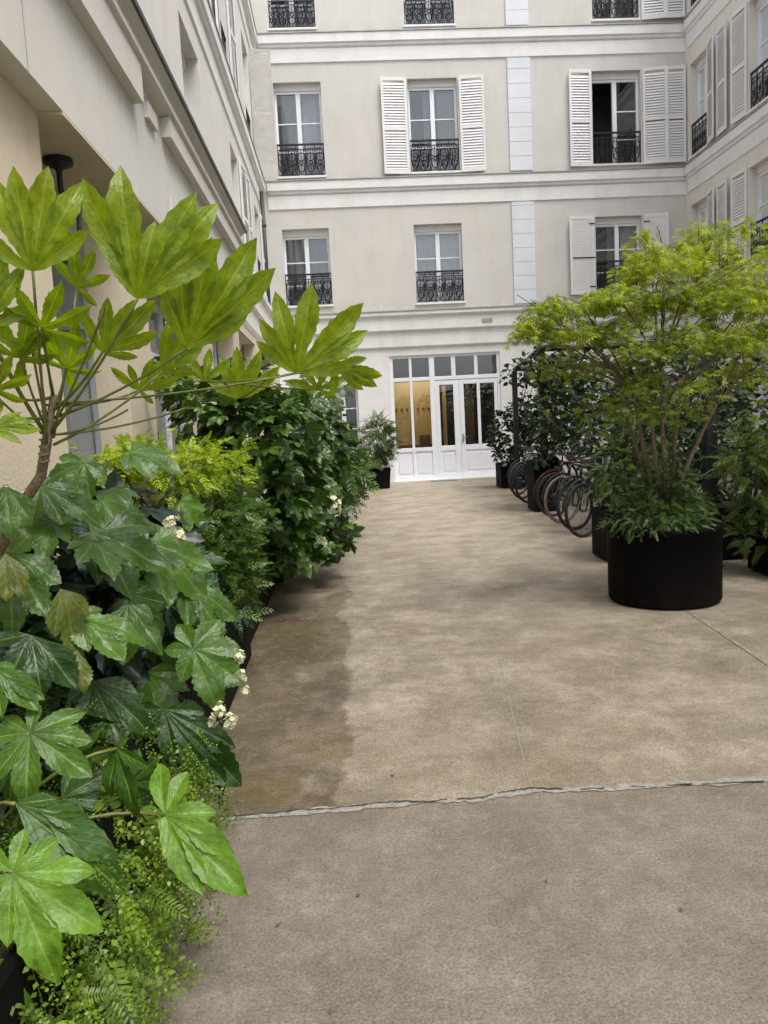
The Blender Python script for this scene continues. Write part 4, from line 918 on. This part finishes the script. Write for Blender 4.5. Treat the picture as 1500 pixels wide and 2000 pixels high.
# maple
MP = empty('maple_tree', (PC.x, PC.y, ph - .05), label='japanese maple with light yellow-green lacy foliage growing in the big round pot', cat='tree')
clumps = [  # px, py, depth, rx, ry, rz, weight
 (1400,450,6.4,.30,.30,.09,1),(1300,475,6.2,.28,.3,.08,1),(1270,520,6.1,.24,.3,.08,1),(1450,500,6.2,.32,.35,.10,1.2),(1350,530,6.0,.36,.4,.10,1.3),
 (1060,600,6.0,.24,.3,.055,.9),(1130,590,6.1,.30,.35,.06,1.1),(1210,585,6.0,.32,.4,.07,1.3),(1300,590,6.2,.38,.45,.09,1.5),(1410,580,6.0,.38,.4,.10,1.4),(1490,560,6.3,.34,.4,.10,1.2),
 (1040,640,5.9,.16,.25,.05,.6),(1120,640,5.9,.24,.3,.06,.8),(1200,650,6.1,.28,.3,.07,1),(1280,660,5.8,.30,.3,.08,1),(1370,650,5.8,.26,.3,.08,.9),(1470,650,5.9,.30,.3,.09,1.1),
 (1080,705,6.1,.20,.25,.06,.6),(1180,715,6.2,.26,.3,.07,.7),(1260,730,6.0,.24,.3,.08,.7),(1340,740,5.7,.22,.3,.08,.6),(1470,720,6.0,.24,.3,.10,.8),
 (1230,790,6.2,.2,.25,.08,.45),(1310,800,5.9,.22,.25,.08,.4),(1490,640,6.6,.3,.4,.2,.8),(1170,800,6.4,.15,.25,.07,.3)]
fo = Foliage(); br = MB()
root = Vector((PC.x, PC.y, ph - .07))
def cl(c, R, n, lo=0., hi=1., sz=.062):
    d = rng.normal(size=(n, 3)) * .5; P = np.array(c) + d * R
    hz = np.hypot(d[:, 0], d[:, 1]); P[:, 2] -= hz * .07
    A = d * np.array([1, 1, .2]) + rng.normal(size=(n, 3)) * .5; A[:, 2] -= .35
    Nn = rng.normal(size=(n, 3)) * .38; Nn[:, 2] += 1
    fo.scatter(T_MAPLE, P, A, Nn, sz * (.7 + .6 * rng.random(n)), lv=lo + (hi - lo) * rng.random(n))
forks = []
for k, (tx, ty, tY) in enumerate([(1235, 760, 5.9), (1290, 720, 5.8), (1400, 790, 5.8), (1225, 820, 6.0), (1330, 760, 6.0), (1270, 800, 5.7)]):
    s0 = root + Vector((random.uniform(-.05, .05), random.uniform(-.05, .05), 0)); t = at(tx, ty, tY); mid = s0.lerp(t, .55) + Vector((-.02, 0, .08))
    pts = bez(s0, mid, t, 8); br.tube(pts, [.022 - .0014 * i for i in range(9)], 7); forks.append(t)
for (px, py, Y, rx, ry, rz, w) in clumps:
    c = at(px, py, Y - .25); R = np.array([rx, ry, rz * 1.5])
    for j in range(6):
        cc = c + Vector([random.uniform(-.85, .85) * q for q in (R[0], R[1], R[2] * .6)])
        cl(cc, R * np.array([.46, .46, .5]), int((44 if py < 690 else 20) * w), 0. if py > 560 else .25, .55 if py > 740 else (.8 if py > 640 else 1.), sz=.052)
    f0 = min(forks, key=lambda q: (q - c).length); mid = f0.lerp(c, .5) + Vector((0, 0, .06)); br.tube(bez(f0, mid, c, 7), [.011 - .001 * i for i in range(8)], 5)
    for j in range(9):
        tgt = c + Vector([random.uniform(-1, 1) * q for q in R]); a0 = f0.lerp(c, random.uniform(.6, 1)); br.tube(bez(a0, a0.lerp(tgt, .5) + Vector((0, 0, .02)), tgt, 4), .0028, 4)
# loose see-through leaves between the layers
for (px, py, w) in ((1130,680,1),(1230,700,1.2),(1300,700,1.2),(1370,700,1),(1450,680,1),(1200,760,.9),(1270,780,1),(1340,780,.9),(1420,760,.8),(1490,760,1),(1180,840,.5),(1250,840,.6),(1330,850,.5),(1470,820,.5),(1100,740,.5),(1500,480,1)):
    cl(at(px, py, 5.8 + random.uniform(-.2, .3)), np.array([.30, .35, .24]), int(26 * w), 0., .8, sz=.05)
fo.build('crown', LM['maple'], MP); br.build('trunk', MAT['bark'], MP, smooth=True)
uf = empty('fern_plant', (PC.x, PC.y, ph - .05), label='fine dark green underplanting filling the top of the big round pot', cat='plant')
fo = Foliage(); blob(fo, T_FERN, (PC.x, PC.y, ph + .10), (.36, .36, .20), 800, .068, up=.3, down=.1, shell=.3); blob(fo, T_SPRIG, (PC.x - .1, PC.y - .1, ph + .02), (.40, .36, .10), 360, .062, down=.4, shell=.6); blob(fo, T_FERN, (PC.x + .02, PC.y, ph + .32), (.22, .22, .22), 420, .07, shell=.2)
fo.build('foliage', LM['fern'], uf)
# right troughs
trough('black trough between the round pot and the bicycles', 2.58, 3.4, 7.47, 7.98, .52)
trough('black trough among the bicycles with a climber on its post', 3.0, 3.4, 12.1, 12.6, .85)
trough('long low black trough right of the round pot', 3.45, 6.2, 7.25, 8.0, .52)
trough('black trough at the right edge of the picture', 3.62, 5.2, 6.1, 6.75, .58)
trough('black trough beside the right end of the entrance', 3.45, 4.4, 16.9, 17.5, .55)
# pergola
PG = empty('pergola', (5, 12, 0), label='black steel pergola with slim posts over the bicycle parking on the right', cat='pergola')
posts = [(3.42, 7.05), (3.22, 12.3), (3.75, 16.6), (6.6, 7.05), (6.6, 12.3), (6.6, 16.6)]
for x, y in posts:
    m = MB(); m.box(x - .05, x + .05, y - .05, y + .05, 0, 2.55); m.box(x - .09, x + .09, y - .09, y + .09, 0.001, .012); m.build('post', MAT['iron'], PG)
for a, b in (((3.42, 7.05), (3.22, 12.3)), ((3.22, 12.3), (3.75, 16.6)), ((6.6, 7.05), (6.6, 16.6)), ((3.42, 7.05), (6.6, 7.05)), ((3.22, 12.3), (6.6, 12.3)), ((3.75, 16.6), (6.6, 16.6))):
    m = MB(); m.tube([(a[0], a[1], 2.59), (b[0], b[1], 2.59)], .045, 4); m.build('beam', MAT['iron'], PG)
# shrubs on the right
shrub('maple_shrub', 'green-leaved maple shrub bending in at the right edge beside the black post', (4.0, 6.6, .5), [(A3(1470, 900, 6.6), (.34, .3, .24)), (A3(1500, 980, 6.6), (.30, .3, .22)), (A3(1480, 1040, 6.5), (.2, .25, .16)), (A3(1520, 860, 6.6), (.3, .3, .2))], T_FERN, LM['maplelow'], 560, .13, down=.15, cat='shrub')
shrub('climbing_plant', 'dark climber with small leaves wrapped up the near black pergola post', (3.5, 7.6, .5), [((3.55, 7.3, 1.2), (.3, .3, .6)), ((3.9, 7.6, 1.0), (.5, .3, .5)), ((4.6, 7.6, 1.0), (.7, .3, .55)), ((3.7, 7.4, 1.9), (.2, .2, .4))], T_OV, LM['climb'], 1500, .065, cat='climbing plant')
shrub('climbing_plant', 'dark leafy climber on the middle pergola post above the bicycles', (3.3, 12.3, .8), [((3.3, 12.2, 1.5), (.35, .35, .7)), ((3.35, 12.3, 2.3), (.55, .5, .35)), ((4.1, 12.4, 2.0), (.9, .5, .65)), ((3.2, 12.2, .95), (.3, .3, .3))], [T_OV, T_HYD[0]], LM['climb'], 1500, .095, cat='climbing plant')
shrub('leafy_shrub', 'dark blue-green leafy shrub filling the space behind the maple stems', (4.2, 9.6, .3), [((4.0, 9.6, 1.2), (.75, .7, .7)), ((4.7, 9.8, 1.8), (.8, .7, .6)), ((3.6, 9.4, 1.6), (.45, .5, .55)), ((5.6, 9.8, 1.3), (.9, .7, .9))], T_OV, LM['climb'], 2400, .10)
shrub('leafy_shrub', 'dark shrub growing in the trough just left of the round pot', (3.0, 7.8, .55), [((2.85, 7.75, .95), (.30, .28, .34)), ((3.15, 7.8, 1.3), (.3, .3, .4)), ((2.7, 7.65, .75), (.2, .2, .18))], T_SPRIG, LM['fern'], 260, .17, down=.1)
shrub('leafy_shrub', 'dark shrub in the trough beside the right end of the entrance', (3.8, 17.2, .5), [((3.75, 17.1, 1.2), (.5, .4, .6)), ((4.2, 17.2, 1.6), (.5, .4, .5)), ((3.62, 17.0, .8), (.3, .3, .35))], T_OV, LM['climb'], 900, .12)
shrub('climbing_plant', 'thin climber on top of the far pergola post against the pale wall', (3.75, 16.7, .5), [((3.85, 16.6, 2.5), (.45, .4, .3)), ((4.5, 16.5, 2.5), (.6, .4, .35)), ((4.6, 16.2, 1.6), (.7, .5, .8))], T_OV, LM['climb'], 800, .12, cat='climbing plant')
shrub('leafy_shrub', 'broad dark shrub standing behind the bicycles along the right side', (5.2, 13.0, .0), [((5.0, 13.6, 1.1), (.9, 1.5, .9)), ((5.6, 12.5, 1.7), (.9, 1.4, .8)), ((5.2, 15.2, 1.3), (.9, 1.2, 1.1)), ((6.4, 9.2, 1.4), (1.0, 1.2, 1.0))], [T_OV], LM['climb'], 3000, .13)
# ================================================================ bicycles
def bicycle():
    r = empty('bicycle')
    R_ = .335
    def circ(c, rad, n=36): return [(c[0] + rad * math.cos(q), 0, c[2] + rad * math.sin(q)) for q in [2*PI*k/n for k in range(n)]]
    parts = {}
    for k, cx in enumerate((0, 1.05)):
        m = MB(); m.tube(circ((cx, 0, R_ + .003), R_ - .018), .019, 8, closed=True); w = m.build('tyre', MAT['rubber'], r, smooth=True)
        m = MB(); m.tube(circ((cx, 0, R_), R_ - .043), .008, 6, closed=True); m.tube([(cx, -.035, R_), (cx, .035, R_)], .02, 8)
        for q in range(18):
            a = 2 * PI * q / 18; s = .03 if q % 2 else -.03; m.tube([(cx, s, R_), (cx + (R_ - .05) * math.cos(a), 0, R_ + (R_ - .05) * math.sin(a))], .0012, 3)
        m.build('wheel', MAT['rim'], r, smooth=True)
    m = MB(); bb = (.62, 0, .30); hd = (.16, 0, .82); hb = (.13, 0, .70); stp = (.78, 0, .78)
    for a, b, t in ((hb, bb, .019), (hd, stp, .016), (bb, stp, .016), (hd, hb, .02)): m.tube([a, b], t, 8)
    for s in (-.05, .05):
        m.tube([(bb[0], s * .5, bb[2]), (1.05, s, R_)], .009, 6); m.tube([(stp[0], s * .5, stp[2]), (1.05, s, R_)], .008, 6); m.tube([(hb[0], s * .8, hb[2] - .02), (.05, s, .5), (0, s, R_)], .011, 6)
    m.build('frame', MAT['bikeblk'], r, smooth=True)
    m = MB(); m.tube([hd, (.17, 0, .93)], .013, 6); m.tube([(.28, -.29, .97), (.16, -.24, .98), (.13, 0, .94), (.16, .24, .98), (.28, .29, .97)], .012, 6); m.build('handlebar', MAT['iron'], r, smooth=True)
    m = MB(); m.tube([stp, (.80, 0, .90)], .012, 6); m.build('seat_post', MAT['steel'], r)
    m = MB(); m.add([(.66, -.02, .93), (.66, .02, .93), (.80, .035, .935), (.80, -.035, .935), (.93, .075, .95), (.93, -.075, .95), (.68, -.02, .90), (.68, .02, .90), (.80, .03, .90), (.80, -.03, .90), (.92, .07, .91), (.92, -.07, .91)],
          [(0,1,2,3),(3,2,4,5),(6,7,8,9),(9,8,10,11),(0,1,7,6),(1,2,8,7),(2,4,10,8),(4,5,11,10),(5,3,9,11),(3,0,6,9)]); m.build('saddle', MAT['rubber'], r, bevel=.01)
    m = MB(); m.tube([(.62, -.03, .30), (.62, .03, .30)], .02, 8); m.tube([(bb[0] + .09 * math.cos(q), .045, .30 + .09 * math.sin(q)) for q in [k*PI/8 for k in range(16)]], .006, 5, closed=True)
    m.tube([(.62, .06, .30), (.70, .06, .15)], .009, 5); m.tube([(.62, -.06, .30), (.54, -.06, .45)], .009, 5); m.box(.66, .75, .06, .14, .14, .165); m.box(.49, .58, -.14, -.06, .44, .465); m.build('crank', MAT['steel'], r)
    m = MB(); m.tube([(-.31 * math.cos(q), 0, R_ + .375 * math.sin(q)) if False else (.375 * math.cos(q), 0, R_ + .375 * math.sin(q)) for q in [D(20 + 14 * k) for k in range(12)]], .014, 5); m.build('mudguard', MAT['bikeblk'], r)
    return r
def copy_tree(o):
    c = o.copy(); COL.objects.link(c)
    for ch in o.children:
        d = ch.copy(); COL.objects.link(d); d.parent = c
    return c
bk = bicycle(); G = 'bicycles parked along the right side'
spots = [(2.88, 9.2, 34, 'black bicycle closest to the round pot, its front wheel out on the path', None), (2.98, 9.85, 30, 'second bicycle from the round pot, with a silvery rim', None), (3.02, 10.6, 26, 'bicycle with a tan front tyre standing between the pot and the far trough', 'tan'),
         (3.12, 11.4, 22, 'bicycle with a red-brown frame next to the trough that holds the middle post', 'red'), (3.25, 13.5, 34, 'black bicycle just beyond the trough with the middle post', None), (3.32, 14.3, 34, 'dark blue bicycle second beyond the middle post', 'blue'), (3.45, 15.2, 36, 'black bicycle closest to the entrance', None), (4.0, 8.4, 8, 'bicycle half hidden behind the long low trough on the right', None)]
bikes = [bk] + [copy_tree(bk) for _ in spots[1:]]
for b, (x, y, a, lab, v) in zip(bikes, spots):
    b.location = (x, y, 0); b.rotation_euler = (D(random.uniform(-5, 5)), 0, D(a)); tag(b, lab, 'bicycle', G)
    if v:
        for ch in b.children:
            k = ch.name.split('.')[0]
            if (v == 'tan' and k == 'tyre') or (v in ('red', 'blue') and k in ('frame', 'mudguard')):
                ch.data = ch.data.copy(); ch.data.materials[0] = MAT[{'tan': 'tan', 'red': 'bikered', 'blue': 'bikeblue'}[v]]
S.render.resolution_x = 768; S.render.resolution_y = 1024
